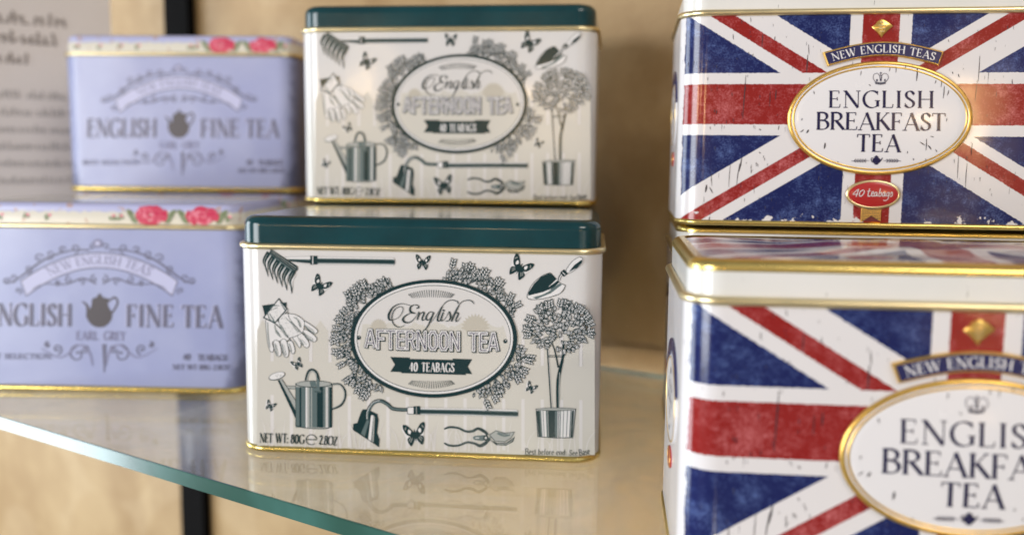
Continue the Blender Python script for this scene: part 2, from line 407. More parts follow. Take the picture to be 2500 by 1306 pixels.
def text(art, s, place, h, m, xs=1.0, th=.13, tn=.035, sp=.06, width=None, serif=1.0, bold_nib=None):
    """place(x, y): maps text coords (x along the line in units of cap height * xs, y up 0..1 in cap heights) to drawing frame"""
    total = sum(G[c][0] for c in s) + sp*(len(s)-1)
    k = xs if width is None else width/total
    x0 = 0.0
    for c in s:
        adv, strokes = G[c]
        for kind, pts in strokes:
            P = [place((x0+p[0])*k, p[1], total*k) for p in pts]
            if kind == T: wd = [th*h]*len(P)
            elif kind == t: wd = [tn*h]*len(P)
            else:
                wd = []
                for i in range(len(pts)):
                    a = pts[max(i-1, 0)]; b = pts[min(i+1, len(pts)-1)]
                    dx, dy = (b[0]-a[0])*k, b[1]-a[1]; l = sqrt(dx*dx+dy*dy) or 1
                    wd.append(h*(tn + (th-tn)*abs(sin(atan2(dy, dx) - .25))**1.3))
            art.line(P, wd, m)
        x0 += adv + sp
def straight(x0, y0, x1, y1, h, up=None):
    """baseline from (x0,y0) to (x1,y1) in a y-down frame"""
    L = sqrt((x1-x0)**2+(y1-y0)**2); ex, ey = (x1-x0)/L, (y1-y0)/L
    ux, uy = up if up else (ey, -ex)
    def f(x, y, tot): 
        return (x0+ex*x*L/tot + ux*y*h, y0+ey*x*L/tot + uy*y*h)
    return f
def tline(art, s, x0, y0, x1, y1, h, m, **kw):
    L = sqrt((x1-x0)**2+(y1-y0)**2)
    kw.setdefault('width', L/h)
    text(art, s, straight(x0, y0, x1, y1, h, kw.pop('up', None)), h, m, **kw)

# ================================================================== THE GARDEN TIN ARTWORK
def leaf(a, x, y, ang, L, wd, fill='paper', ow=1.5, rib=True):
    if not hasattr(a, 'k0'): a.k0 = 0; a.zb = a.z
    a.z = a.zb + (a.k0 % 55)*3*1.3e-6; a.k0 += 1
    c, s = cos(ang), sin(ang)
    sh = [(0, 0), (.3, .42), (.62, .42), (1, 0), (.62, -.42), (.3, -.42)]
    P = lambda x0, l, w_: [(x + c*(x0+p*l) - s*q*w_, y + s*(x0+p*l) + c*q*w_) for p, q in sh]
    a.poly(P(-ow*.6, L+ow*1.3, wd+ow*1.7), 'ink'); a.poly(P(ow*.7, L-ow*1.2, wd-ow*.35), fill)
    if rib: a.line([(x, y), (x + c*L*.75, y + s*L*.75)], ow*.55, 'ink')
def butterfly(a, x, y, s, rot):
    c, sn = cos(rot), sin(rot)
    def q(px, py): return (x + s*(c*px - sn*py), y + s*(sn*px + c*py))
    for sg in (-1, 1):
        for k_ in (0,):
            a.poly([(q(px_*1.06, py_*1.05)[0]-1.6, q(px_*1.06, py_*1.05)[1]+.4) for px_, py_ in [(0, -.3), (.3*sg, -.6), (.98*sg, -1.08), (1.0*sg, -.6), (.74*sg, .1), (.74*sg, .5), (.52*sg, .92), (.2*sg, .6), (0, .5)]], 'paper')  # pale offset halo, the highlight of the embossing painted in
        up = [(0, -.1), (.25*sg, -.55), (.62*sg, -1.0), (.98*sg, -1.08), (1.0*sg, -.7), (.78*sg, -.2), (.45*sg, .02)]
        lo = [(0, -.05), (.42*sg, .02), (.72*sg, .18), (.74*sg, .5), (.52*sg, .92), (.3*sg, .72), (.1*sg, .4)]
        a.poly([q(*p) for p in up], 'ink', True); a.poly([q(*p) for p in lo], 'ink', True)
        a.poly([q(*p) for p in [(.32*sg, -.42), (.52*sg, -.62), (.6*sg, -.35), (.45*sg, -.2)]], 'paper', True)
        a.line([q(.3*sg, .2), q(.5*sg, .55)], .06*s, 'ink_soft'); a.line([q(.42*sg, .12), q(.62*sg, .4)], .05*s, 'ink_soft')
        a.line([q(.72*sg, -.85), q(.85*sg, -.6)], .07*s, 'ink_soft')
    a.line([q(0, -.55), q(0, -.2), q(0, .55)], [.05*s, .2*s, .06*s], 'ink')
def tube(a, top, bot, n=5, fill='paper', band=(0.35, 0.62)):
    """a drawn pole: top & bottom edge polylines, dark band inside"""
    a.poly(top + bot[::-1], fill)
    mix = lambda k: [(p[0]+(q[0]-p[0])*k, p[1]+(q[1]-p[1])*k) for p, q in zip(top, bot)]
    a.poly(mix(max(.1, band[0]-.16)) + mix(min(.92, band[1]+.16))[::-1], 'ink_mid'); a.poly(mix(band[0]) + mix(band[1])[::-1], 'ink')
    for k in (band[0]-.1, band[1]+.1): a.line(mix(k), 1.2, 'ink_mid')
    a.line(top, 1.6, 'ink'); a.line(bot, 1.6, 'ink')

def garden_art(root):
    # ---- pale landscape: pickets, rail and grass
    a = Art(HW, 0.00002)
    def gy(x, y): return y + .017*(x-641)
    xs = [617.5 + 47.1*i for i in range(19)]
    for i, g in enumerate(xs[:-1]):
        x0 = g+4.5; x1 = g+42.5
        if x1 > 1452: x1 = 1452
        if x0 < 628: x0 = 628
        a.poly([(x0, gy(x0, 968)), (x0, gy(x0, 806)), ((g+23.5), gy(g+23.5, 780)), (x1, gy(x1, 806)), (x1, gy(x1, 968))], 'hill')
    a.poly([(628, 880), (1452, 894), (1452, 1110), (628, 1090)], 'hill')
    for g in xs[1:-1]:
        a.poly([(g-4, gy(g, 808)), (g+4, gy(g, 808)), (g+4, gy(g, 881)), (g-4, gy(g, 881))], 'picket')
        a.poly([(g-4, gy(g, 963)), (g+4, gy(g, 963)), (g+4, gy(g, 1088)), (g-4, gy(g, 1088))], 'picket')
    rnd = random.Random(3)
    for i in range(70):
        x = rnd.uniform(640, 1445); b = gy(x, 1093); hh = rnd.uniform(30, 85); dx = rnd.uniform(-28, 28)
        a.line([(x, b), (x+dx*.3, b-hh*.6), (x+dx, b-hh)], [2.6, 2.0, .5], 'picket', True, n=4)
    a.build('picket_fence_print', root)

    # ---- leaf wreath behind the oval
    a = Art(HW, 0.00024, 1.3e-6)
    cx, cy, RX, RY = 1059.5, 826, 203, 144
    clumps = [(128, 158, 44, 60), (158, 205, 36, 110), (205, 232, 44, 70), (38, 83, 38, 105), (24, 40, 26, 26), (-62, -8, 40, 90), (118, 130, 24, 18)]
    for a0, a1, th_, n in clumps:
        for i in range(n):
            an = radians(rnd.uniform(a0, a1)); f = rnd.random()**.8
            mid = (radians(a0)+radians(a1))/2; edgef = 1 - abs(an-mid)/(radians(a1-a0)/2)
            rr = -4 + (th_-4)*f*(0.35+0.65*min(1, edgef*1.8))
            ex = cx + (RX+rr)*cos(an); ey = cy - (RY+rr)*sin(an)
            out = atan2(-sin(an)*RX, cos(an)*RY)
            leaf(a, ex, ey, out + rnd.uniform(-1.0, 1.0), rnd.uniform(11, 18), rnd.uniform(4, 6.5), ow=2.05)
        for i in range(int(n/9)):
            an = radians(rnd.uniform(a0+2, a1-2)); out = atan2(-sin(an)*RX, cos(an)*RY) + rnd.uniform(-.5, .5)
            ex = cx + (RX+th_*.45)*cos(an); ey = cy - (RY+th_*.45)*sin(an); L = th_*rnd.uniform(.45, .8)
            a.line([(ex, ey), (ex+cos(out)*L, ey+sin(out)*L)], 1.4, 'ink')
            for k in (.45, .7, .95):
                for sg in (-1, 1): leaf(a, ex+cos(out)*L*k, ey+sin(out)*L*k, out+sg*.6, 12, 4, ow=2.2, rib=False)
    a.build('leaf_wreath_print', root)

    # ---- the oval
    a = Art(HW, 0.00048)
    a.ellipse(cx, cy, RX+.5, RY, 'ink', 96); a.ellipse(cx, cy-.5, RX-10, RY-9, 'paper', 96)
    a.ellipse(cx, cy-.5, RX-15, RY-14, 'ink', 96); a.ellipse(cx, cy-.5, RX-16.6, RY-15.6, 'sky_print', 96)
    # beige shrubs and hedge inside
    rx, ry = RX-17, RY-16
    hedge = [(x, 792 + 5*sin(x*.11) + rnd.uniform(-4, 4)) for x in range(872, 1245, 7)]
    lower = [(cx+rx*cos(q), cy-.5+ry*sin(q)) for q in [radians(d) for d in range(8, 173, 5)]]
    hedge = [p for p in hedge if ((p[0]-cx)/rx)**2+((p[1]-cy)/ry)**2 < .98]
    a.poly(hedge + lower, 'hill')
    for bx, by, br in ((1161, 800, 30), (925, 798, 18)):
        for k in range(13):
            q = pi + pi*k/12; L = br*1.2
            P = [(bx+cos(q)*br*.5-sin(q)*br*.3, by+sin(q)*br*.5+cos(q)*br*.3), (bx+cos(q)*L, by+sin(q)*L), (bx+cos(q)*br*.5+sin(q)*br*.3, by+sin(q)*br*.5-cos(q)*br*.3)]
            a.poly(P, 'hill_dark')
        a.ellipse(bx, by, br*.8, br*.8, 'hill_dark', 24)
    for k in range(23):                                   # sunbursts
        q = radians(-90 + (k-11)*5.1)
        for sgn, oy in ((1, 770), (-1, 882)):
            r0, r1 = (46, 60 - abs(k-11)*.35)
            fx = sin(radians((k-11)*5.1)); x0 = 1054 + fx*56
            if sgn > 0: P = [(x0*1.0, 727 - (1-abs(fx))*2), (1054+fx*68, 707 + fx*fx*15)]
            else: P = [(x0, 927 + (1-abs(fx))*2), (1054+fx*68, 947 - fx*fx*15)]
            a.line(P, [1.2, 1.9], 'ink')
    for x, y in ((877, 823.5), (1234, 832)):
        a.ellipse(x, y, 5.2, 5.2, 'ink', 16); a.ellipse(x+1.2, y-1.8, 1.3, 1.3, 'paper', 8)
    a.build('oval_label_print', root)

    # ---- AFTERNOON TEA, inline block letters
    a = Art(HW, 0.00062)
    zf = zoomf(840, 660, 3.957)
    Lt = {
    'A': (84, [[(6, 0), (38, 1), (48, 1), (80, 0)], [(22, .27), (64, .27)]]), 'F': (66, [[(10, 0), (10, 1), (60, 1)], [(10, .53), (52, .53)]]),
    'T': (76, [[(38, 0), (38, .97)], [(2, 1), (74, 1)]]), 'E': (66, [[(60, 0), (10, 0), (10, 1), (60, 1)], [(10, .52), (54, .52)]]),
    'R': (78, [[(10, 0), (10, 1), (48, 1), (66, .88), (66, .62), (48, .5), (10, .5)], [(44, .48), (68, 0)]]),
    'N': (84, [[(10, 0), (10, 1), (70, 0), (70, 1)]]), 'O': (78, [[(10, .2), (10, .8), (26, 1), (50, 1), (66, .8), (66, .2), (50, 0), (26, 0), (10, .2)]])}
    def seq(s, x0, x1, yb0, yb1, h):
        tot = sum(Lt[c][0] for c in s) + 11*(len(s)-1); k = (x1-x0)/tot; x = x0; out = []
        for c in s:
            for st in Lt[c][1]:
                P = []
                for p in st:
                    X = x+p[0]*k; fr = (X-x0)/(x1-x0); P.append((X, yb0+(yb1-yb0)*fr - p[1]*h))
                out.append([zf(*q) for q in P])
            x += (Lt[c][0]+11)*k
        return out
    S = seq('AFTERNOON', 206, 1124, 738, 762, 162) + seq('TEA', 1212, 1490, 765, 770, 162)
    def ext(P, e):                                         # square line ends
        P = list(P)
        if P[0] == P[-1]: return P
        for i, j in ((0, 1), (-1, -2)):
            dx, dy = P[i][0]-P[j][0], P[i][1]-P[j][1]; l = sqrt(dx*dx+dy*dy)
            P[i] = (P[i][0]+dx/l*e, P[i][1]+dy/l*e)
        return P
    segs = []
    for P in S:
        for p, q in zip(P[:-1], P[1:]):
            dg = abs(q[0]-p[0]) > 1.5 and abs(q[1]-p[1]) > 6
            segs.append((p, q, .25 if dg else 1.0))
    def lay(wd, m, off=(0, 0), inner=0.0):
        for p, q, e_ in segs:
            dx, dy = q[0]-p[0], q[1]-p[1]; l = sqrt(dx*dx+dy*dy) or 1; e = (wd/2)*e_
            a.line([(p[0]-dx/l*e+off[0], p[1]-dy/l*e+off[1]), (q[0]+dx/l*e+off[0], q[1]+dy/l*e+off[1])], wd, m)
    lay(10.2, 'ink', (1.7, 2.0)); lay(10.2, 'ink'); lay(7.9, 'paper'); lay(2.0, 'navy')
    a.build('block_lettering', root)

    # ---- English, script
    a = Art(HW, 0.00080, xf=zoomf(840, 660, 3.957))
    sc = lambda P, wd, **k: a.line(P, wd, 'ink', True, n=7)
    sc([(655, 340), (560, 318), (480, 350), (437, 420), (440, 470), (470, 475), (530, 450), (568, 395), (570, 355), (530, 350), (485, 385), (465, 450), (480, 510), (520, 542), (560, 540), (592, 520)],
       [3, 6, 12, 20, 16, 5, 5, 6, 6, 6, 8, 9, 9, 7, 5, 2])
    sc([(700, 362), (722, 358), (718, 336), (680, 330), (645, 352), (645, 395), (690, 412), (640, 412), (590, 440), (572, 470), (590, 497), (635, 498), (680, 465), (722, 400)],
       [8, 12, 8, 7, 14, 18, 7, 6, 12, 20, 16, 10, 6, 4])
    sc([(722, 395), (728, 412), (708, 476)], [6, 14, 12]); sc([(712, 455), (742, 415), (766, 400), (776, 412), (758, 455), (760, 478), (782, 470), (800, 440)], [4, 5, 12, 14, 13, 10, 5, 4])
    sc([(862, 402), (830, 398), (800, 435), (797, 468), (820, 474), (852, 435), (868, 402)], [7, 7, 14, 14, 7, 5, 6]); sc([(868, 400), (838, 480), (800, 550), (750, 598), (700, 605), (655, 590)], [14, 14, 10, 6, 5, 3])
    sc([(838, 500), (860, 480), (900, 420), (960, 330), (1010, 290), (1060, 285), (1100, 300), (1103, 320)], [3, 4, 5, 6, 7, 7, 9, 8]); sc([(955, 340), (915, 430), (905, 478), (925, 484), (950, 455)], [6, 15, 14, 9, 4])
    sc([(962, 400), (940, 460), (942, 482), (962, 478), (985, 450)], [12, 14, 11, 7, 4]); a.ellipse(965, 383, 10, 10, 'ink', 14)
    sc([(985, 455), (1015, 398), (1025, 410), (1030, 450), (1015, 482), (985, 485)], [4, 7, 13, 15, 9, 8])
    sc([(1028, 470), (1080, 380), (1130, 310), (1180, 287), (1230, 290), (1258, 320)], [3, 4, 6, 7, 8, 7]); sc([(1120, 320), (1065, 430), (1040, 490)], [6, 14, 14])
    sc([(1048, 462), (1078, 415), (1098, 405), (1105, 420), (1085, 465), (1085, 488), (1105, 480), (1128, 445)], [4, 5, 11, 13, 13, 10, 6, 3])
    a.build('script_lettering', root)

    # ---- ribbon
    a = Art(HW, 0.00062, xf=zoomf(840, 660, 3.957))
    a.poly([(450, 832), (638, 838), (638, 850), (1052, 860), (1052, 848), (1240, 854), (1198, 925), (1240, 997), (1180, 993), (1180, 1006), (556, 988), (556, 978), (450, 974), (494, 905)], 'ink')
    tline(a, '40', 632, 968, 712, 970, 82, 'paper', th=.17, tn=.05, sp=.1); tline(a, 'TEABAGS', 752, 972, 1066, 978, 86, 'paper', th=.15, tn=.045, sp=.12)
    a.build('ribbon_print', root)

    # ---- rake
    a = Art(HW, 0.00024, xf=zoomf(560, 500, 4.354))
    starts = [(420, 505), (470, 548), (522, 590), (575, 632), (628, 672), (690, 705)]; tips = [(415, 764), (465, 800), (515, 836), (565, 872), (615, 910), (665, 944)]
    a.poly([(425, 500), (700, 710), (655, 765), (372, 590)], 'ink_mid')
    for (sx, sy), (tx, ty) in zip(starts, tips):
        mx, my = sx-45, sy+85
        a.line([(sx, sy), (mx, my), (mx+15, my+70), (tx, ty)], [46, 40, 26, 4], 'ink', True); a.line([(sx-14, sy+20), (mx-4, my+10), (mx+10, my+80), (tx-6, ty-40)], [3, 6, 4, 2], 'ink_soft', True)
        a.line([(sx+24, sy+30), (mx+24, my+20), (mx+30, my+90)], [5, 14, 5], 'paper', True)
    a.poly([(443, 470), (728, 655), (728, 690), (705, 712), (428, 512)], 'ink'); a.line([(452, 490), (715, 672)], 5, 'ink_soft'); a.line([(445, 503), (705, 692)], 3, 'ink_soft')
    tube(a, [(585, 556), (865, 546)], [(660, 605), (865, 630)], band=(.55, .9)); tube(a, [(938, 552), (1300, 556), (1745, 563), (1758, 585)], [(938, 630), (1300, 634), (1745, 642), (1758, 625)], band=(.36, .74))
    a.poly([(862, 540), (938, 542), (942, 632), (862, 636)], 'ink'); a.line([(888, 546), (888, 630)], 9, 'paper'); a.line([(1758, 580), (1758, 628)], 5, 'ink')
    a.build('rake_print', root)

    # ---- gloves
    a = Art(HW, 0.00024, xf=zoomf(620, 700, 6.53))
    def blob(P, ow=8):
        a.poly(P, 'paper', True); a.line(P, ow, 'ink', True, closed=True)
    def shade(P, wd): a.line(P, wd, 'ink_soft', True); 
    a.poly([(135, 295), (520, 245), (520, 420), (180, 470)], 'ink')
    blob([(205, 500), (210, 800), (255, 1010), (300, 1035), (318, 980), (300, 880), (420, 860), (560, 840), (560, 700), (400, 560)])
    for P in ([(320, 860), (330, 1000), (370, 1095), (420, 1100), (440, 1030), (400, 870)], [(430, 860), (460, 1040), (500, 1115), (545, 1105), (555, 1010), (510, 840)], [(540, 880), (570, 1000), (620, 1065), (655, 1030), (640, 930), (600, 860)],
              [(620, 800), (680, 900), (730, 968), (752, 935), (740, 860), (690, 780)], [(700, 790), (770, 910), (840, 968), (885, 930), (860, 850), (760, 740)],
              [(780, 700), (860, 830), (950, 872), (1000, 850), (985, 790), (850, 690)], [(790, 600), (900, 710), (985, 742), (1018, 700), (960, 640), (800, 540)]): blob(P)
    blob([(400, 560), (470, 440), (600, 430), (700, 460), (800, 540), (800, 640), (770, 730), (620, 800), (520, 790)])
    a.poly([(400, 188), (545, 370), (335, 580), (155, 485)], 'paper'); a.line([(400, 190), (530, 355), (335, 575), (158, 487)], 20, 'ink', closed=True)
    a.line([(175, 490), (350, 590), (460, 700), (600, 860)], [10, 16, 16, 8], 'ink', True); a.line([(540, 380), (580, 520), (700, 660), (760, 730)], [8, 10, 14, 10], 'ink', True)
    for P, wd in (([(230, 390), (380, 330)], 10), ([(250, 420), (330, 560)], 22), ([(420, 240), (500, 370)], 22), ([(430, 600), (520, 760)], 22), ([(500, 480), (620, 600)], 14), ([(680, 480), (740, 640)], 14), ([(330, 640), (420, 780)], 22), ([(225, 640), (245, 900)], 12),
                  ([(360, 920), (390, 1060)], 8), ([(480, 920), (520, 1080)], 8), ([(850, 620), (960, 700)], 8), ([(840, 760), (960, 840)], 8), ([(760, 830), (840, 920)], 8)):
        a.line(P, [wd*.5, wd], 'ink_mid')
    for P in ([(225, 560), (235, 800), (262, 960)], [(345, 900), (362, 1040), (395, 1085)], [(455, 900), (480, 1040), (515, 1095)], [(655, 850), (705, 930)], [(735, 820), (800, 920)], [(800, 720), (880, 820), (950, 855)], [(810, 600), (900, 690), (970, 725)],
              [(420, 600), (470, 720), (560, 780)], [(640, 480), (720, 540), (760, 640)], [(600, 560), (680, 680), (740, 720)], [(340, 600), (360, 720), (440, 800)], [(570, 900), (610, 1030)]):
        a.line(P, [10] + [22]*(len(P)-2) + [10], 'ink_soft', len(P) > 2); a.line([(p[0]-6, p[1]+4) for p in P], 7, 'ink_mid', len(P) > 2)
    a.line([(250, 350), (320, 300), (420, 300)], [4, 18, 4], 'ink_mid', True); a.line([(215, 400), (260, 520), (330, 560)], 14, 'ink_mid', True)
    for k in range(240):
        x, y = rnd.uniform(230, 760), rnd.uniform(260, 800)
        if abs((x-200)*1.0-(y-330)) < 170: a.line([(x, y), (x+5, y+6)], 5, 'ink_mid')
    a.build('gloves_print', root)

    # ---- watering can
    a = Art(HW, 0.00024, xf=zoomf(560, 780, 3.264))
    a.line([(820, 515), (880, 515), (920, 560), (922, 620), (890, 680), (815, 712)], 16, 'ink', True); a.line([(822, 517), (878, 519), (912, 562), (914, 620), (884, 672), (820, 704)], 6, 'ink_soft', True)
    a.line([(612, 485), (630, 420), (660, 400), (695, 425), (712, 490)], 24, 'ink', True); a.line([(618, 485), (636, 428), (660, 408), (688, 430), (706, 490)], 9, 'ink_soft', True)
    a.poly([(410, 525), (530, 528), (530, 550), (412, 545)], 'ink_soft'); a.line([(410, 525), (530, 528)], 4, 'ink'); a.line([(412, 545), (530, 552)], 4, 'ink')
    a.poly([(385, 480), (420, 470), (572, 710), (565, 812), (540, 815)], 'ink_soft'); a.poly([(385, 480), (402, 478), (555, 770), (540, 812)], 'ink'); a.line([(420, 472), (572, 712)], 4, 'ink')
    a.ellipse(380, 448, 68, 30, 'ink', 30, -.3); a.ellipse(380, 446, 63, 25, 'paper', 30, -.3)
    for k in range(14): a.ellipse(380+rnd.uniform(-42, 42), 446+rnd.uniform(-10, 10), 3, 2, 'ink_mid', 6)
    a.poly([(530, 505), (818, 515), (818, 850), (760, 866), (620, 862), (532, 842)], 'ink_soft')
    for x0, x1, c in ((530, 560, 'ink_mid'), (560, 575, 'ink'), (575, 610, 'ink_mid'), (610, 622, 'paper'), (640, 652, 'ink_mid'), (660, 700, 'ink_mid'), (700, 748, 'ink'), (748, 765, 'ink_mid'), (775, 782, 'paper'), (790, 800, 'ink_mid'), (800, 818, 'ink')):
        a.poly([(x0, 535), (x1, 537), (x1, 858), (x0, 856)], c)
    a.line([(530, 842), (620, 862), (760, 866), (818, 850)], 6, 'ink', True); a.line([(530, 505), (530, 842)], 4, 'ink'); a.line([(818, 515), (818, 850)], 5, 'ink')
    a.ellipse(674, 512, 146, 28, 'ink', 40); a.ellipse(674, 511, 138, 22, 'ink_soft', 40); a.poly([(640, 492), (690, 488), (700, 530), (650, 532)], 'ink_mid')
    a.poly([(695, 440), (720, 490), (722, 560), (735, 565), (735, 580), (680, 578), (680, 565), (700, 560)], 'ink_mid'); a.line([(680, 572), (735, 574)], 5, 'ink')
    a.build('watering_can_print', root)

    # ---- hoe
    a = Art(HW, 0.00024, xf=zoomf(560, 780, 3.264))
    a.poly([(1062, 714), (1100, 712), (1180, 750), (1190, 800), (1178, 900), (1198, 950), (1194, 1014), (985, 876), (988, 828), (1020, 820), (1050, 735)], 'ink')
    a.poly([(1095, 800), (1120, 790), (1080, 930), (1050, 905)], 'ink_mid'); a.poly([(1130, 760), (1148, 760), (1130, 965), (1108, 950)], 'paper'); a.poly([(1150, 765), (1160, 770), (1150, 975), (1138, 968)], 'ink_soft')
    a.line([(1100, 800), (1105, 730), (1145, 665), (1200, 645), (1255, 668), (1300, 705), (1360, 715), (1425, 716)], 30, 'ink', True); a.line([(1100, 796), (1107, 732), (1146, 670), (1200, 650), (1255, 673), (1300, 706), (1360, 715), (1425, 716)], 14, 'ink_mid', True)
    a.line([(1097, 790), (1100, 730), (1142, 662), (1200, 640)], 4, 'paper', True)
    a.poly([(1420, 698), (1470, 695), (1470, 752), (1420, 748)], 'paper'); a.line([(1420, 698), (1470, 695), (1470, 752), (1420, 748)], 5, 'ink', closed=True); a.poly([(1470, 688), (1520, 686), (1528, 722), (1522, 756), (1470, 752)], 'ink'); a.line([(1490, 692), (1492, 750)], 5, 'ink_soft')
    x0 = 1525
    tube(a, [(x0, 700), (1900, 706), (2290, 716), (2300, 730)], [(x0, 755), (1900, 762), (2290, 776), (2300, 762)], band=(.36, .74))
    a.line([(2300, 726), (2300, 766)], 4, 'ink')
    a.build('hoe_print', root)

    # ---- trowel
    a = Art(HW, 0.00024, xf=zoomf(1000, 500, 4.354))
    a.poly([(1480, 725), (1510, 735), (1600, 830), (1655, 860), (1600, 940), (1450, 990), (1320, 1005), (1255, 990), (1258, 940), (1310, 840), (1400, 760)], 'paper')
    a.line([(1480, 725), (1510, 735), (1600, 830), (1655, 860), (1600, 940), (1450, 990), (1320, 1005), (1255, 990), (1258, 940), (1310, 840), (1400, 760)], 6, 'ink', True, closed=True)
    a.poly([(1480, 727), (1510, 735), (1590, 825), (1530, 880), (1420, 925), (1262, 965), (1262, 935), (1320, 840), (1400, 762)], 'ink'); a.poly([(1595, 832), (1618, 850), (1500, 940), (1350, 1000), (1310, 985), (1450, 930)], 'ink_mid'); a.line([(1270, 985), (1400, 950), (1500, 905)], [4, 14, 4], 'paper', True)
    a.line([(1570, 795), (1480, 870)], [16, 3], 'paper')
    a.line([(1590, 800), (1600, 760), (1640, 715)], 26, 'ink', True); a.line([(1592, 800), (1602, 762), (1640, 718)], 10, 'paper', True)
    a.poly([(1600, 720), (1640, 685), (1685, 730), (1640, 765)], 'ink'); a.line([(1625, 715), (1655, 745)], 7, 'paper')
    a.poly([(1665, 695), (1720, 610), (1790, 560), (1835, 565), (1832, 610), (1780, 670), (1695, 725)], 'paper', True); a.line([(1665, 695), (1720, 610), (1790, 560), (1835, 565), (1832, 610), (1780, 670), (1695, 725)], 5, 'ink', True, closed=True)
    a.poly([(1690, 715), (1750, 640), (1832, 580), (1830, 612), (1780, 668)], 'ink')
    a.build('trowel_print', root)

    # ---- potted tree
    a = Art(HW, 0.00024, 1.3e-6)
    zt = zoomf(1000, 780, 3.264)
    q = lambda P: [zt(*p) for p in P]
    a.line(q([(1098, 200), (1110, 400), (1130, 715)]), 4, 'ink'); a.line(q([(1104, 200), (1116, 400), (1136, 715)]), 1, 'paper')
    a.line(q([(1225, 180), (1220, 300), (1185, 480), (1182, 715)]), [5, 6, 9, 8], 'ink', True); a.line(q([(1130, 170), (1160, 260), (1185, 380)]), [3, 3, 4], 'ink', True); a.line(q([(1270, 200), (1225, 300)]), 3, 'ink')
    a.line(q([(1196, 420), (1192, 560), (1192, 700)]), [2, 2.4, 2], 'ink_soft'); a.line(q([(1096, 285), (1225, 285)]), 1.6, 'ink'); a.line(q([(1096, 297), (1225, 297)]), 1.6, 'ink')
    a.poly(q([(1008, 712), (1320, 712), (1300, 938), (1022, 930)]), 'paper')
    for x0, x1, c in ((1012, 1035, 'ink'), (1035, 1048, 'ink_mid'), (1060, 1066, 'ink_mid'), (1085, 1100, 'ink_mid'), (1102, 1158, 'ink'), (1158, 1180, 'ink_mid'), (1186, 1192, 'ink'), (1198, 1206, 'ink_mid'), (1225, 1231, 'ink_mid'), (1255, 1262, 'ink_mid'), (1282, 1292, 'ink_mid'), (1294, 1312, 'ink')):
        k = lambda x: 1165+(x-1165)*.9
        a.poly(q([(x0, 722), (x1, 722), (k(x1), 934), (k(x0), 934)]), c)
    a.line(q([(1008, 708), (1022, 930), (1160, 940), (1300, 938), (1322, 708)]), 2, 'ink')
    ec = zt(1165, 712); a.ellipse(ec[0], ec[1], 48.5, 4.2, 'ink', 30); a.ellipse(ec[0], ec[1]-.2, 46.5, 2.8, 'ink_soft', 30)
    for k in range(215):
        an = rnd.uniform(0, 2*pi); f = sqrt(rnd.random())*(1+.08*sin(7*an)); x = 1365 + 73*f*cos(an); y = 806 + (46 if sin(an) > 0 else 62)*f*sin(an)
        leaf(a, x, y, atan2(y-825, x-1365)+rnd.uniform(-.9, .9), rnd.uniform(12, 18), rnd.uniform(4.5, 7), ow=2.0)
    for k in range(26):
        an = rnd.uniform(pi*.85, pi*2.15); x = 1365+62*cos(an); y = 806+50*sin(an); d = an + rnd.uniform(-.4, .4)
        a.line([(x, y), (x+cos(d)*20, y+sin(d)*20)], 1.4, 'ink')
        for kk in (8, 14, 19):
            for sg in (-1, 1): leaf(a, x+cos(d)*kk, y+sin(d)*kk, d+sg*.7, 11, 4, ow=2.1, rib=False)
    a.build('potted_tree_print', root)

    # ---- secateurs
    a = Art(HW, 0.00024, xf=zoomf(1000, 780, 3.264))
    a.line([(276, 870), (320, 855), (390, 862), (450, 888), (505, 885), (545, 866), (590, 885), (625, 915)], [12, 18, 17, 19, 22, 22, 26, 20], 'ink', True)
    a.line([(276, 980), (320, 1000), (390, 1000), (460, 975), (520, 985), (560, 1002), (600, 985), (640, 945)], [12, 18, 17, 18, 20, 26, 28, 20], 'ink', True)
    a.line([(300, 862), (390, 858), (450, 882), (510, 880)], 4, 'ink_mid', True); a.line([(300, 992), (390, 996), (460, 972), (520, 980)], 4, 'ink_mid', True)
    a.poly([(510, 928), (560, 920), (600, 920), (600, 960), (560, 962), (512, 952)], 'ink_mid', True); a.line([(525, 940), (555, 940)], 7, 'paper')
    a.poly([(635, 915), (690, 882), (760, 902), (838, 893), (810, 940), (760, 972), (680, 965)], 'ink_soft'); a.line([(635, 915), (690, 882), (760, 902), (838, 893), (810, 940), (760, 972), (680, 965), (635, 915)], 6, 'ink'); a.line([(700, 905), (755, 925), (800, 915)], 12, 'ink_mid', True)
    a.poly([(640, 955), (700, 980), (770, 978), (842, 928), (825, 972), (765, 1002), (690, 998)], 'ink'); a.line([(700, 992), (780, 985), (825, 950)], 5, 'ink_soft', True); a.line([(700, 900), (780, 915)], 10, 'ink_mid')
    a.ellipse(608, 940, 22, 24, 'ink', 20); a.ellipse(608, 940, 8, 9, 'paper', 12); a.ellipse(640, 940, 8, 8, 'ink_mid', 10)
    a.build('secateurs_print', root)

    # ---- butterflies
    for x, y, s, r in ((1032, 642, 18, .08), (781, 699, 22, .55), (1268, 656, 26, .55), (727, 889, 13, -.5), (660, 991, 12, .45), (1014, 1062, 27, -.15), (1296, 947, 13, .5)):
        a = Art(HW, 0.00024); a.poly([(x-2.5+(s*1.05)*cos(k)*.95, y-1+(s*.9)*sin(k)) for k in [i*pi/8 for i in range(16)]], 'picket') if False else None
        butterfly(a, x, y, s, r); a.build('butterfly_print', root)

    # ---- small print
    a = Art(HW, 0.00026, xf=zoomf(560, 780, 3.264))
    tline(a, 'NET', 243, 975, 345, 978, 74, 'ink', th=.14, tn=.05); tline(a, 'WT:', 370, 979, 470, 981, 76, 'ink', th=.14, tn=.05)
    tline(a, '80G', 490, 983, 598, 987, 72, 'ink', th=.15, tn=.05); tline(a, '2.8OZ', 714, 990, 856, 1002, 72, 'ink', th=.14, tn=.05)
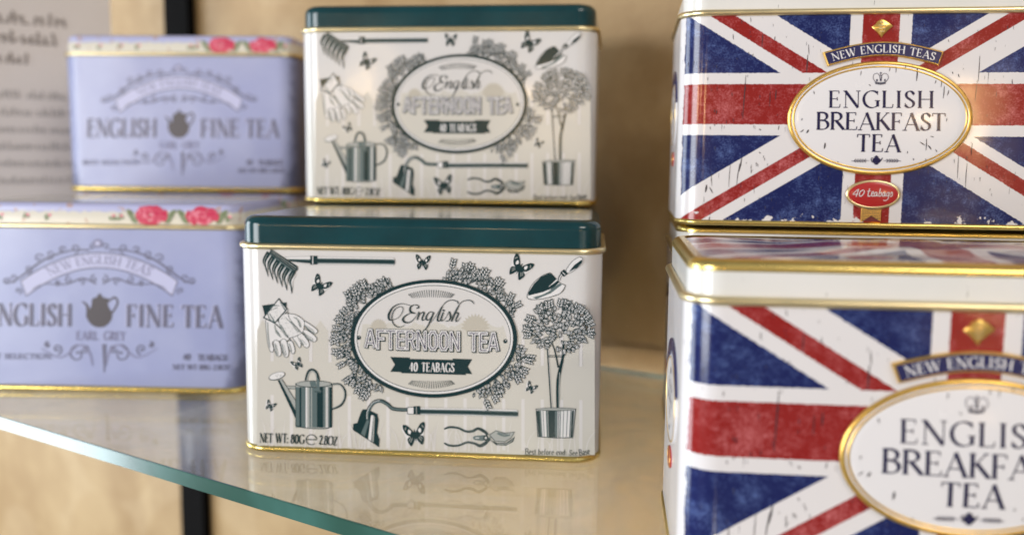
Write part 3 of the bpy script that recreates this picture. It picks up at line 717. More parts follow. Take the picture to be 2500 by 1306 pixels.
    a.line(A_(655, 954, 42, 40, 0, -315, 26), [4]+[6]*25+[3], 'ink'); a.line([(618, 952), (698, 954)], 7, 'ink')
    a.build('weight_lettering', root)
    a = Art(HW, 0.00026, xf=zoomf(560, 780, 3.264))
    zb = zoomf(1000, 780, 3.264); zi = lambda x, y: ((zb(x, y)[0]-560)*3.264, (zb(x, y)[1]-780)*3.264)
    for s, x0, y0, x1, y1, h in (('Best', 920, 1074, 1008, 1075, 52), ('before', 1024, 1072, 1150, 1074, 46), ('end:', 1168, 1074, 1252, 1076, 46), ('See', 1272, 1080, 1338, 1080, 44), ('Base', 1354, 1082, 1438, 1066, 50)):
        p0, p1 = zi(x0, y0), zi(x1, y1); tline(a, s, *p0, *p1, h, 'ink', th=.13, tn=.06)
    a.build('date_lettering', root)

# ================================================================== TINS
def empty(name, loc, yaw, label, cat, group):
    o = bpy.data.objects.new(name, None); C.objects.link(o); o.location = loc; o.rotation_euler = (0, 0, -yaw)
    o.empty_display_size = 0.02
    o['label'] = label; o['category'] = cat; o['group'] = group
    return o
def copy_thing(root, loc, yaw, label):
    r = root.copy(); C.objects.link(r); r.location = loc; r.rotation_euler = (0, 0, -yaw); r['label'] = label
    for ch in list(root.children):
        c = ch.copy(); C.objects.link(c); c.parent = r
        for g in list(ch.children):
            d = g.copy(); C.objects.link(d); d.parent = c
    return r
def bottom_and_body(root, W, D, R, HB, bodymat, rimmat='gold', beadmat='gold_pale', rimh=.0031):
    loft('body', W, D, R, [(0, rimh-.0012), (0, HB-.0005)], root, M[bodymat], seg=14)
    r = rimh/2
    loft('base_rim', W, D, R, [(-.004, .0002), (-.0002, .0002)] + arcprof(-.0002, r, r*.72, -75, 90, 8)[:-1] + [(-.0002, rimh)], root, M[rimmat], seg=12)
    loft('lid_bead', W, D, R, [(-.0004, HB-.0011)] + arcprof(0.0001, HB, .00125, -80, 85, 8) + [(-.0006, HB+.0012)], root, M[beadmat], seg=12)

def garden_tin(name, loc, yaw, label):
    root = empty(name, loc, yaw, label, 'tea tin', 'white garden tea tins with teal lids')
    W, D, R, HB, HT = .145, .085, .0105, .0837, .0961
    bottom_and_body(root, W, D, R, HB, 'tin_white')
    top = HT - .0003
    loft('lid', W, D, R, [(-.0008, HB+.0008), (-.0008, HB+.0078)] + arcprof(-.0046, HB+.0080, .0038, 0, 90, 8), root, M['teal'], seg=12)
    cap_mesh('lid_top', W, D, R, -.0046, HB+.0118, root, M['lid_top_cream'], domes=lambda x, y: .0004*max(0, 1-(x/.07)**2))
    garden_art(root)
    return root

# ---- union flag tin: raised plaques
def plaque(name, outline, z0, h, parent, mat, bevel=.0006, dome=0.0, centre=None, rings=4):
    """raised plate on a face: outline in (u, v), bevelled edge, optional dome. local y is depth (front = -y)"""
    n = len(outline)
    if centre is None: centre = (sum(p[0] for p in outline)/n, sum(p[1] for p in outline)/n)
    V = []; F = []
    def inset(d):
        out = []
        for i in range(n):
            a, b, c = outline[i-1], outline[i], outline[(i+1) % n]
            tx, ty = c[0]-a[0], c[1]-a[1]; l = sqrt(tx*tx+ty*ty) or 1
            nx, ny = -ty/l, tx/l
            out.append((b[0]+nx*d, b[1]+ny*d))
        return out
    area2 = sum(outline[i][0]*outline[(i+1) % n][1]-outline[(i+1) % n][0]*outline[i][1] for i in range(n))
    sg = 1 if area2 > 0 else -1
    prof = [(0, 0), (0.0, h*.5), (bevel*.3, h*.85), (bevel, h)]
    for d, z in prof:
        for (x, y) in inset(sg*d): V.append((x, -(z0+z), y))
    for k in range(len(prof)-1):
        for i in range(n):
            j = (i+1) % n; F.append((k*n+i, k*n+j, (k+1)*n+j, (k+1)*n+i))
    base = inset(sg*bevel); b0 = (len(prof)-1)*n
    if dome:
        for r in range(1, rings):
            f = 1-r/rings
            for (x, y) in base: V.append((centre[0]+(x-centre[0])*f, -(z0+h+dome*(1-f*f)), centre[1]+(y-centre[1])*f))
            for i in range(n):
                j = (i+1) % n; a = b0+(r-1)*n; F.append((a+i, a+j, a+n+j, a+n+i))
        V.append((centre[0], -(z0+h+dome), centre[1])); c = len(V)-1; a = b0+(rings-1)*n
        for i in range(n): F.append((a+i, a+(i+1) % n, c))
    else:
        for t_ in tessellate_polygon([[Vector((p[0], p[1], 0)) for p in base]]): F.append(tuple(b0+i for i in t_))
    me = mesh(name, V, F, False)
    bm = bmesh.new(); bm.from_mesh(me); bmesh.ops.recalc_face_normals(bm, faces=bm.faces); bm.to_mesh(me); bm.free()
    me.polygons.foreach_set('use_smooth', [dome > 0]*len(me.polygons))
    return link(name, me, parent, [M[mat]])
def ell(cx, cy, rx, ry, n=64): return [(cx+rx*cos(2*pi*i/n), cy+ry*sin(2*pi*i/n)) for i in range(n)]
def torus_ell(name, cx, cy, rx, ry, r, parent, mat, z0=0, n=96, m=10, prof=None):
    V = []; F = []
    for i in range(n):
        a = 2*pi*i/n; nx, ny = cos(a)*ry, sin(a)*rx; l = sqrt(nx*nx+ny*ny); nx /= l; ny /= l
        for k in range(m+1):
            q = pi*k/m; V.append((cx+rx*cos(a)+nx*r*cos(q), -(z0+r*.9*sin(q)), cy+ry*sin(a)+ny*r*cos(q)))
    for i in range(n):
        j = (i+1) % n
        for k in range(m): F.append((i*(m+1)+k, j*(m+1)+k, j*(m+1)+k+1, i*(m+1)+k+1))
    me = mesh(name, V, F, True); return link(name, me, parent, [M[mat]])
ident = lambda x, y: (x, y)
def flag_front(root):
    ox, oy, RX, RY = .0008, .0420, .0336, .0212
    pl = plaque('oval_plaque', ell(ox, oy, RX, RY, 96), 0, .0012, root, 'white_print', bevel=.0004, dome=.0011, rings=8)
    torus_ell('gold_border', ox, oy, RX-.0006, RY-.0006, .0009, pl, 'gold_print', z0=.0006)
    torus_ell('inner_border', ox, oy, RX-.0019, RY-.0019, .00038, pl, 'gold_print', z0=.0012)
    dome = lambda u, v: .0012 + .0011*max(0, 1-(((u-ox)/RX)**2+((v-oy)/RY)**2))
    a = Art(HR, 0.00008, 1.3e-6); a.lift = dome
    tline(a, 'ENGLISH', 2020, 264.5, 2276, 265.5, 41, 'navy', th=.165, tn=.05, sp=.12, up=(.02, -1))
    tline(a, 'BREAKFAST', 1990, 317.5, 2304, 320.5, 42, 'navy', th=.165, tn=.05, sp=.045, up=(.02, -1))
    tline(a, 'TEA', 2088, 371, 2194, 372, 42, 'navy', th=.165, tn=.05, sp=.1, up=(.02, -1))
    # crown
    zc = zoomf(2000, 0, 4.354)
    L = lambda P, wd, m='navy': a.line([zc(*p) for p in P], wd, m, True, n=5)
    L([(582, 880), (560, 840), (570, 800), (605, 790), (630, 820), (632, 860)], 1.0); L([(692, 880), (720, 840), (708, 800), (675, 790), (648, 820), (645, 860)], 1.0)
    L([(638, 860), (630, 830), (638, 805), (650, 830), (640, 860)], 1.0); L([(640, 800), (642, 775)], 1.4); L([(630, 785), (655, 786)], 1.2)
    a.poly([zc(*p) for p in [(578, 875), (600, 882), (640, 886), (692, 878), (690, 900), (640, 910), (582, 902)]], 'navy'); L([(585, 890), (640, 896), (688, 890)], .9, 'ink_soft')
    for x in (600, 640, 683): a.line([zc(x, 850), zc(x, 876)], 2.2, 'navy'); a.line([zc(x-9, 862), zc(x+9, 862)], 1.6, 'navy')
    # teapot and sprigs
    a.ellipse(2136.5, 393, 10, 8, 'navy', 22); a.poly([(2130, 385), (2136, 380), (2143, 385)], 'navy'); a.line([(2144, 395), (2149, 390), (2151, 386)], [4, 2.5, 1.5], 'navy', True); a.ellipse(2136.5, 401.5, 5, 1.5, 'navy', 12)
    a.line([(2130, 388), (2124, 387), (2125, 395), (2130, 397)], 1.6, 'navy', True)
    for sg in (-1, 1):
        x0 = 2136+sg*17; x1 = 2136+sg*60; a.line([(x0, 393), (x1, 394)], 1.1, 'navy')
        for k in range(5):
            x = x0+sg*(8+k*6)
            for v in (-1, 1): a.line([(x+sg*5, 393.3), (x, 393.3+v*4)], [.8, 2], 'navy')
    a.build('plaque_lettering', pl)
    # curved name ribbon
    n = 28; out = []
    def rib(f, g):     # f along 0..1, g across 0 (bottom) .. 1 (top)
        x = -.0211+.0439*f; bx = -.0190+.0402*f
        top = .0668+.0039*sin(pi*f); bot = .0616+.0037*sin(pi*f)
        return (bx+(x-bx)*g, bot+(top-bot)*g)
    out = [rib(i/n, 0) for i in range(n+1)] + [rib(1-i/n, 1) for i in range(n+1)]
    rb = plaque('name_ribbon', out, 0, .0014, root, 'gold_print', bevel=.0004)
    a = Art(ident, 0.00145, 1e-6)
    e = .07
    inner = [rib(.012+.976*i/n, .1) for i in range(n+1)] + [rib(.988-.976*i/n, .9) for i in range(n+1)]
    a.poly(inner, 'navy_plate')
    a.build('navy_field', rb)
    a = Art(ident, 0.00150, 1e-6)
    def arcplace(x, y, tot): return rib(.055+.89*x/tot, .24+.52*y)
    text(a, 'NEW ENGLISH TEAS', arcplace, .0028, 'white_print', th=.17, tn=.06, sp=.12, width=13.5)
    a.build('ribbon_lettering', rb)
    # gold crest
    cr = plaque('gold_crest', [(-.0036, .0761), (-.0022, .0772), (-.0016, .0782), (.0, .0792), (.0014, .0786), (.0026, .0779), (.0042, .0764), (.0024, .0748), (.0008, .0732), (.0002, .0722), (-.0006, .0732), (-.0018, .0745)], 0, .0007, root, 'gold_print', bevel=.0004, dome=.0005)
    a = Art(ident, 0.0013, 1e-6)
    for k, wv in enumerate((.0007, .0013, .0012, .0008)): a.line([(-wv, .0778-.0011*k), (wv, .0777-.0011*k)], .0004, 'gold_pale')
    a.build('crest_relief', cr)
    # badge with its gold tail
    tl = plaque('gold_tail', [(-.0038, .0090), (.0036, .0090), (.0036, .0027), (.0001, .0048), (-.0038, .0024)], 0, .0007, root, 'gold_print', bevel=.0002)
    a = Art(ident, 0.00075, 1e-6)
    for k in range(10): a.line([(-.0035, .0085-.0006*k), (.0033, .0085-.0006*k)], .00022, 'brown_ink')
    a.build('tail_ribbing', tl)
    bx, by = .0002, .0131
    bd = plaque('teabag_badge', ell(bx, by, .0100, .0055, 56), 0, .0012, root, 'red_plate', bevel=.0004, dome=.0006)
    torus_ell('badge_border', bx, by, .0095, .0050, .0007, bd, 'gold_pale', z0=.0007, n=64)
    a = Art(HR, 0.00010, 1.3e-6); a.lift = lambda u, v: .0013+.0007*max(0, 1-((u-bx)/.01)**2-((v-by)/.0055)**2)
    zz = zoomf(2000, 280, 3.264)
    S = lambda P, wd: a.line([zz(*p) for p in P], wd, 'white_print', True, n=5)
    S([(300, 595), (262, 635), (300, 632)], 1.4); S([(306, 595), (285, 655)], 1.8)
    S([(345, 600), (318, 615), (310, 645), (325, 650), (345, 628), (350, 605)], 1.8)
    S([(392, 590), (378, 640), (385, 652), (400, 645)], 1.8); a.line([zz(372, 612), zz(402, 610)], 1.2, 'white_print')
    for x in (405,): S([(x, 638), (x+18, 625), (x+12, 614), (x, 630), (x+4, 650), (x+22, 645)], 1.6)
    S([(448, 618), (432, 625), (428, 648), (440, 648), (450, 622), (448, 648), (458, 646)], 1.6)
    S([(478, 588), (464, 640), (470, 652), (484, 640), (482, 622), (472, 626)], 1.6)
    S([(512, 618), (496, 626), (492, 648), (504, 648), (514, 622), (512, 648), (520, 646)], 1.6)
    S([(546, 620), (530, 626), (526, 648), (540, 646), (548, 620), (538, 670), (515, 686), (500, 680)], 1.5)
    S([(556, 640), (568, 618), (574, 636), (566, 652), (552, 650)], 1.5)
    a.build('badge_lettering', bd)
    # distress marks in the print
    a = Art(HR, 0.00006, 1e-6)
    rnd = random.Random(11)
    marks = [(1821, 185, 1813, 292, 2.4), (1810, 50, 1812, 60, 1.5), (1832, 44, 1833, 56, 1.5), (1728, 190, 1728, 198, 2), (1862, 85, 1860, 118, 2), (1892, 90, 1891, 102, 2), (1790, 85, 1791, 98, 2), (1974, 110, 1975, 135, 2), (1972, 135, 1969, 178, 3),
             (1811, 386, 1804, 420, 3.4), (1806, 400, 1798, 455, 2), (1783, 402, 1779, 458, 1.6), (1737, 425, 1738, 455, 2), (1725, 452, 1722, 470, 5), (1732, 458, 1740, 472, 3), (1836, 415, 1834, 424, 2.4), (1849, 400, 1850, 408, 1.6), (1853, 372, 1856, 376, 2.5),
             (2392, 138, 2388, 200, 2), (2386, 196, 2380, 250, 1.4), (2471, 195, 2472, 208, 2.4), (2374, 350, 2371, 380, 2.2), (2340, 380, 2337, 436, 1.8), (2361, 400, 2357, 458, 1.8), (2315, 98, 2317, 104, 2), (2325, 176, 2327, 182, 2), (2340, 182, 2342, 190, 2.4),
             (1733, 530, 1730, 542, 3), (1895, 220, 1893, 245, 2.4), (1880, 225, 1878, 262, 1.5), (1745, 268, 1744, 276, 2.2), (1750, 270, 1748, 280, 2.2), (1902, 308, 1900, 318, 2), (1853, 316, 1858, 319, 3), (1744, 305, 1746, 308, 2.5)]
    for x0, y0, x1, y1, wd in marks:
        xm = (x0+x1)/2+rnd.uniform(-1, 1); ym = (y0+y1)/2
        a.line([(x0, y0), (xm, ym), (x1, y1)], [wd*.5, wd, wd*.4], 'crack')
    for k in range(120):
        x = rnd.uniform(1680, 2490); y = rnd.uniform(55, 530)
        if ((x-2146)/225)**2+((y-288)/140)**2 < 1.05: continue
        l = rnd.uniform(3, 11); a.line([(x, y), (x+rnd.uniform(-1, 1), y+l)], [rnd.uniform(.6, 2), .5], 'crack')
    a.build('distress_marks', root)
    a = Art(HR, 0.00012, 1e-6); a.lift = dome
    for x0, y0, x1, y1, wd in [(2237, 168, 2234, 200, 3), (2224, 160, 2226, 168, 2.5), (2208, 162, 2207, 172, 2), (2185, 165, 2184, 180, 1.5), (2170, 168, 2168, 176, 1.8), (2313, 222, 2309, 235, 2), (2302, 212, 2299, 242, 2), (2296, 196, 2294, 215, 1.6), (2282, 198, 2279, 206, 2),
                               (1984, 224, 1986, 232, 2), (1960, 318, 1952, 324, 2.4), (1972, 318, 1967, 326, 4), (2012, 350, 2010, 364, 4), (2258, 340, 2257, 368, 2), (2242, 348, 2254, 356, 2.4), (2262, 356, 2270, 366, 3), (2268, 334, 2276, 336, 2), (2284, 372, 2280, 366, 2), (2212, 370, 2211, 376, 2), (2226, 388, 2227, 392, 3),
                               (1956, 290, 1955, 296, 2), (2118, 208, 2122, 212, 2), (2100, 175, 2098, 186, 1.4), (2308, 290, 2306, 298, 2), (2256, 388, 2258, 396, 2), (2042, 395, 2044, 398, 2)]:
        a.line([(x0, y0), ((x0+x1)/2+.6, (y0+y1)/2), (x1, y1)], [wd*.5, wd, wd*.4], 'crack')
    a.build('distress_marks', pl)

def flag_side(root, W, D):
    """the printed emblem on the left end of the tin, smaller, laid along the side"""
    k = .62; cu, cv = D/2 - .001, .0462
    X = -W/2
    def place(o):
        o.matrix_local = Matrix.Translation((X, cu, 0)) @ Matrix.Rotation(-pi/2, 4, 'Z')
    def ring_(name, rx, ry, cy, z0, h, mat, par=None, **kw):
        o = plaque(name, ell(0, cy, rx, ry, 48), z0, h, root if par is None else par, mat, **kw)
        if par is None: place(o)
        return o
    o = ring_('side_oval_plaque', .0205, .0135, .0447, 0, .0006, 'white_print', dome=0)
    torus_ell('side_border', 0, .0447, .0197, .0127, .0003, o, 'gold_print', z0=.0005, n=48)
    a = Art(ident, .00066, 1e-6)
    for s, y, w_ in (('ENGLISH', .0474, .016), ('BREAKFAST', .0432, .0195), ('TEA', .0390, .0066)):
        text(a, s, (lambda y, w_: lambda x, yy, tot: (-w_/2+w_*x/tot, y+.0028*yy))(y, w_), .0028, 'navy', th=.14, tn=.05, sp=.08, width=w_/.0028)
    a.ellipse(0, .0535, .0016, .0011, 'navy', 12); a.ellipse(0, .0355, .0012, .0009, 'navy', 12)
    a.build('side_lettering', o)
    n = 16; R0 = []
    for g, rev in ((0, False), (1, True)):
        for i in range(n+1):
            f = i/n if not rev else 1-i/n
            q = radians(150-120*f); r = .0225+.0036*g
            R0.append((r*cos(q)*.95, .0375+r*sin(q)))
    rb = plaque('side_ribbon', R0, 0, .0007, root, 'navy_plate', bevel=.0002); place(rb)
    b = ring_('side_badge', .0058, .0033, .0258, 0, .0006, 'red_plate'); torus_ell('side_badge_border', 0, .0258, .0054, .0029, .0002, b, 'gold_print', z0=.0005, n=32)
def flag_tin(name, loc, yaw, label):
    root = empty(name, loc, yaw, label, 'tea tin', 'union flag tea tins')
    W, D, R, HB, HT = .1487, .083, .0105, .0820, .0932
    bottom_and_body(root, W, D, R, HB, 'flag', rimh=.0025)
    s0 = HB+.0008
    loft('lid', W, D, R, [(-.0008, s0), (-.0008, HB+.0078)], root, M['white_lid'], seg=12)
    loft('lid_gold_edge', W, D, R, [(-.0008, HB+.0078)] + arcprof(-.0034, HB+.0082, .0028, 10, 90, 6)+[(-.0048, HB+.0110)], root, M['gold'], seg=12)
    def dm(x, y):
        q = 1-((x/.046)**2+((y-D/2)/.029)**2)
        edge = min(1, max(0, (1-abs(x)/(W/2-.005))*14), max(0, (1-abs(y-D/2)/(D/2-.005))*9))
        return -.0006 + .0006*edge*1.0 + .0012*max(0, min(1, q*3))
    cap_mesh('lid_top', W, D, R, -.0048, HB+.0110, root, M['flag'], domes=dm, vscale=.0945/D, seg=8)
    flag_front(root); flag_side(root, W, D)
    return root

# ---- lavender tin
def spiral(a, cx, cy, r, a0, turns, wd, m, flip=1):
    P = []
    for i in range(15):
        f = i/14; q = radians(a0)+flip*turns*2*pi*f; rr = r*(1-.85*f); P.append((cx+rr*cos(q), cy+rr*sin(q)))
    a.line(P, [wd*(1-.3*i/14) for i in range(15)], m); a.ellipse(P[-1][0], P[-1][1], wd*.9, wd*.9, m, 8)
def lavender_art(root):
    zf = zoomf(0, 450, 2.464)
    cx = 598
    def mir(fn):
        fn(lambda x: x, 1); fn(lambda x: 2*cx-x, -1)
    a = Art(HL, 0.00005, xf=zf)
    # arched banner
    def arc(x, d): return 1.0*(d + 175*((x-cx)/480)**2 - 12*((x-cx)/480)**4*0)
    xs = [125+ i*(945/24) for i in range(25)]
    top = [(x, arc(x, 412)+ (8 if False else 0)) for x in xs]; bot = [(x*0.93+cx*.07, arc(x, 500)+2) for x in xs]
    a.poly(top + bot[::-1], 'lav_light'); a.line(top, 8, 'lav_ink'); a.line(bot, 8, 'lav_ink'); a.line([top[0], bot[0]], 7, 'lav_ink'); a.line([top[-1], bot[-1]], 7, 'lav_ink')
    def pl(x, y, tot):
        X = 285 + 625*x/tot; return (X - (y-.5)*.12*(cx-X), arc(X, 488) - 8 - 52*y)
    text(a, 'NEW ENGLISH TEAS', pl, 52, 'lav_ink_soft', th=.16, tn=.06, sp=.1, width=12)
    def scrolls(X, s):
        for x, y, r, a0 in ((cx+40, 378, 26, 180), (cx+150, 385, 34, 90), (cx+225, 395, 24, 200), (cx+300, 420, 34, 60), (cx+365, 445, 30, 200), (cx+430, 510, 30, 90), (cx+520, 560, 34, 40), (cx+560, 585, 24, 200), (cx+490, 640, 24, 120)):
            spiral(a, X(x), y, r, a0 if s > 0 else 180-a0, .9, 7, 'lav_ink', s)
        a.line([(X(cx+60), 395), (X(cx+180), 400), (X(cx+330), 452), (X(cx+480), 560), (X(cx+560), 600)], [10, 8, 12, 10, 4], 'lav_ink', True)
        for x, y, r, a0 in ((cx+30, 570, 26, 270), (cx+110, 580, 24, 100), (cx+180, 575, 28, 270), (cx+255, 590, 20, 80)):
            spiral(a, X(x), y, r, a0 if s > 0 else 180-a0, .9, 7, 'lav_ink', s)
        a.line([(X(cx+20), 600), (X(cx+100), 565), (X(cx+200), 600), (X(cx+330), 600), (X(cx+400), 630)], [7, 9, 8, 6, 4], 'lav_ink', True)
        # lower flourish
        for x, y, r, a0 in ((cx+105, 1020, 58, 250), (cx+60, 985, 28, 20), (cx+230, 990, 34, 100), (cx+285, 965, 20, 260)):
            spiral(a, X(x+25), y, r, a0 if s > 0 else 180-a0, 1.1, 9, 'lav_ink', s)
        a.line([(X(cx+40), 1090), (X(cx+60), 1010), (X(cx+120), 965), (X(cx+230), 1040), (X(cx+350), 985)], [5, 12, 8, 8, 3], 'lav_ink_soft', True)
    mir(scrolls)
    a.ellipse(cx-10, 355, 30, 26, 'lav_ink_soft', 20); a.ellipse(cx-10, 355, 14, 12, 'lav_light', 14)
    a.line([(cx+30, 960), (cx+30, 1130)], [24, 5], 'lav_ink'); 
    a.build('scroll_banner_print', root)
    a = Art(HL, 0.00007, xf=zf)
    for tx, x0, y0, x1, y1 in (('ENGLISH', -88, 846, 424, 850), ('FINE', 754, 853, 1037, 856), ('TEA', 1087, 858, 1330, 860)):
        tline(a, tx, x0, y0, x1, y1, 132, 'lav_light', th=.16, tn=.05, sp=.1)
    tline(a, 'ENGLISH', -80, 848, 432, 852, 132, 'lav_ink', th=.19, tn=.06, sp=.1)
    tline(a, 'FINE', 762, 855, 1045, 858, 132, 'lav_ink', th=.19, tn=.06, sp=.1); tline(a, 'TEA', 1095, 860, 1338, 862, 132, 'lav_ink', th=.19, tn=.06, sp=.1)
    tline(a, 'EARL', 460, 935, 590, 936, 52, 'lav_ink_soft', th=.16, tn=.07, sp=.12); tline(a, 'GREY', 625, 936, 755, 937, 52, 'lav_ink_soft', th=.16, tn=.07, sp=.12)
    tline(a, '40', 1100, 1055, 1145, 1056, 36, 'lav_ink', th=.2, tn=.09); tline(a, 'TEABAGS', 1190, 1058, 1365, 1060, 36, 'lav_ink', th=.2, tn=.09)
    tline(a, 'NET WT 80G 2.8OZ', 1040, 1112, 1380, 1114, 30, 'lav_ink', th=.2, tn=.09)
    tline(a, 'BEST SELECTION', -110, 1046, 310, 1048, 30, 'lav_ink', th=.2, tn=.09)
    a.build('lettering', root)
    a = Art(HL, 0.00007, xf=zf)
    a.poly([(555, 690), (580, 678), (600, 655), (620, 678), (655, 690), (650, 725), (672, 770), (672, 810), (640, 850), (600, 860), (560, 850), (528, 815), (526, 775), (548, 735)], 'brown_ink', True)
    a.line([(535, 800), (528, 740), (512, 715), (495, 705)], [34, 18, 12, 6], 'brown_ink', True); a.line([(650, 705), (690, 680), (708, 710), (690, 750), (665, 785)], 12, 'brown_ink', True)
    a.build('teapot_print', root)
    # flowers on the lid rim, each a small cluster
    return
def rose(a, x, y, r, rnd):
    for k in range(9):
        q = rnd.uniform(0, 2*pi); d = rnd.uniform(.2, .75)*r
        a.ellipse(x+d*cos(q), y+d*sin(q)*.8, r*.45, r*.36, 'rose' if k % 3 else 'rose_light', 10)
    a.ellipse(x, y, r*.35, r*.3, 'rose', 10)
def lavender_tin(name, loc, yaw, label):
    root = empty(name, loc, yaw, label, 'tea tin', 'lavender tea tins with roses on the lid')
    W, D, R, HB, HT = .145, .085, .0105, .0837, .0961
    bottom_and_body(root, W, D, R, HB, 'tin_lav', rimh=.0036)
    prof = [(-.0008, HB+.0008), (-.0008, HB+.006), (-.0016, HB+.0072)] + arcprof(-.0044, HB+.0085, .0030, 10, 90, 6)
    loft('lid', W, D, R, prof, root, M['lid_lav'], vmap=[p[1]-HB for p in prof], seg=12)
    cap_mesh('lid_top', W, D, R, -.0044, prof[-1][1], root, M['lid_top_cream'], domes=lambda x, y: .0006*max(0, 1-(x/.07)**2))
    rnd = random.Random(5)
    lavender_art(root)
    def lidoff(v):
        q = v - HB
        if q < .006: return -.0008
        if q < .0072: return -.0008 - .0008*(q-.006)/.0012
        if q < .0090: return -.0016 + .00015*(q-.0072)/.0018
        return -.0044 + .003*sqrt(max(0, 1-min(1, (q-.0085)/.003)**2))
    for cx_ in (.0275, .053):
        a = Art(ident, .00025, 1e-6); a.lift = lambda u, v: lidoff(v)
        for sg in (-1, 1):
            for k in range(5): a.ellipse(cx_+sg*(.0085+.0006*k), HB+.003+.0011*k, .0019, .0010, 'leaf', 10, sg*.5)
        for k in range(110):
            q = rnd.uniform(0, 2*pi); f = sqrt(rnd.random())
            x, z = .0078*f*cos(q), .0040*f*sin(q)
            a.ellipse(cx_+x, HB+.0057+z, .0017, .0008, 'rose_light' if (k % 3 == 0 and f < .85) else 'rose', 10, atan2(z, x)+pi/2)
        a.build('rose_print', root)
    for x in (-.062, -.048, -.035, -.024, .008, .012, .066):
        a = Art(ident, -.0006, 1e-6)
        for k in range(4): a.ellipse(x+rnd.uniform(-.0014, .0014), HB+.0045+rnd.uniform(-.001, .001), .0012, .0006, 'leaf', 10, rnd.uniform(0, 3))
        a.ellipse(x+.0008, HB+.0054, .0009, .0007, 'rose_light', 8); a.build('sprig_print', root)
    return root

POS = {'W1': (-0.03749, 0.35563, 0.085157), 'W2': (-0.033086, 0.44898, 0.10772), 'R1': (0.120381, 0.233952, 0.10619), 'R2': (0.138778, 0.355977, 0.130372),
       'L1': (-0.205566, 0.452534, 0.0326924), 'L2': (-0.205604, 0.571362, 0.039333)}
def P3(k, z=0.0): return (POS[k][0], POS[k][1], z)
HWt = .09545; HR_ = .0944; HL_ = .0961
g = garden_tin('tea_tin', P3('W1'), POS['W1'][2], 'white garden-tool tea tin with teal lid, in front on the glass, whole and sharp')
copy_thing(g, P3('W2', .0961), POS['W2'][2], 'white garden-tool tea tin with teal lid, upper and blurred, raised behind the sharp one')
copy_thing(g, (POS['W2'][0]+.0006, POS['W2'][1]+.006, 0), POS['W2'][2], 'white garden-tool tea tin under the raised one, hidden behind the sharp front tin')
f = flag_tin('tea_tin', P3('R1'), POS['R1'][2], 'red white and blue flag tea tin, nearest and lower, its lid top and side showing')
copy_thing(f, P3('R2', .0933), POS['R2'][2], 'red white and blue flag tea tin, upper one with its full front in view')
copy_thing(f, (POS['R2'][0]+.0008, POS['R2'][1]+.005, 0), POS['R2'][2], 'red white and blue flag tea tin beneath the upper one, hidden behind the nearest tin')
l = lavender_tin('tea_tin', P3('L1'), POS['L1'][2], 'lavender English Fine Tea tin standing lower left on the glass shelf')
copy_thing(l, P3('L2', .0961), POS['L2'][2], 'lavender tea tin, upper left one in front of the printed card')
copy_thing(l, P3('L2'), POS['L2'][2], 'lavender tea tin beneath the upper left one, hidden behind the lower left tin')

# ================================================================== SHELF, WALL, UPRIGHT, CARD
dv = Vector((.839, -.544, 0)).normalized(); nv = Vector((.544, .839, 0)).normalized()
def obox(name, a0, a1, n0, n1, z0, z1, mat, parent=None, bev=0.0):
    V = [tuple(dv*a + nv*n + Vector((0, 0, z))) for z in (z0, z1) for n in (n0, n1) for a in (a0, a1)]
    F = [(0, 2, 3, 1), (4, 5, 7, 6), (0, 1, 5, 4), (2, 6, 7, 3), (0, 4, 6, 2), (1, 3, 7, 5)]
    me = mesh(name, V, F)
    if bev:
        bm = bmesh.new(); bm.from_mesh(me); bmesh.ops.bevel(bm, geom=bm.edges[:], offset=bev, segments=2, affect='EDGES'); bm.to_mesh(me); bm.free()
    return link(name, me, parent, [mat])
# glass: thin clear slab with Schlick mirror on both faces, green body colour seen through the edge
m, b = newmat('shelf_glass'); nt = m.node_tree
N.nt = nt; geo = nt.nodes.new('ShaderNodeNewGeometry')
dot = nt.nodes.new('ShaderNodeVectorMath'); dot.operation = 'DOT_PRODUCT'
nt.links.new(geo.outputs['Incoming'], dot.inputs[0]); nt.links.new(geo.outputs['Normal'], dot.inputs[1])
c_ = N(dot.outputs['Value']).abs(); k1 = N.m('SUBTRACT', 1.0, c_, clamp=True)
fr = N.m('POWER', k1, 5.0)*0.96 + 0.04
tr = nt.nodes.new('ShaderNodeBsdfTransparent'); tr.inputs[0].default_value = (0.955, 0.975, 0.965, 1)
gl = nt.nodes.new('ShaderNodeBsdfGlossy'); gl.inputs['Roughness'].default_value = 0.02; gl.inputs['Color'].default_value = (.95, .97, .97, 1)
mx = nt.nodes.new('ShaderNodeMixShader'); nt.links.new(fr.s, mx.inputs[0]); nt.links.new(tr.outputs[0], mx.inputs[1]); nt.links.new(gl.outputs[0], mx.inputs[2])
# dusty specks, dried wipe marks, and an even pale haze painted in to brighten
co = coord('Object'); df = nt.nodes.new('ShaderNodeBsdfDiffuse'); df.inputs[0].default_value = (.75, .72, .66, 1)
dust_haze = ss(noise(co, 1400, 2, .6), .745, .79)*.35 + ss(noise(co, 16, 4, .6, 1.5), .42, .68)*.17 + .10
mx2 = nt.nodes.new('ShaderNodeMixShader'); nt.links.new(dust_haze.s, mx2.inputs[0]); nt.links.new(mx.outputs[0], mx2.inputs[1]); nt.links.new(df.outputs[0], mx2.inputs[2])
nt.links.new(mx2.outputs[0], nt.nodes['Material Output'].inputs['Surface']); M['glass'] = m
m, b = newmat('glass_edge'); b.inputs['Base Color'].default_value = (0.03, 0.10, 0.08, 1); b.inputs['Roughness'].default_value = 0.16
b.inputs['Coat Weight'].default_value = .8; b.inputs['Coat Roughness'].default_value = .15
sin_(b, 'Base Color', mixc(ss(noise(coord('Object'), 25, 3), .3, .7), (.015, .075, .055), (.04, .14, .12))); M['glass_edge'] = m
M['glass_pale'] = simple('pale_glass_edge', (.42, .5, .44), .3)
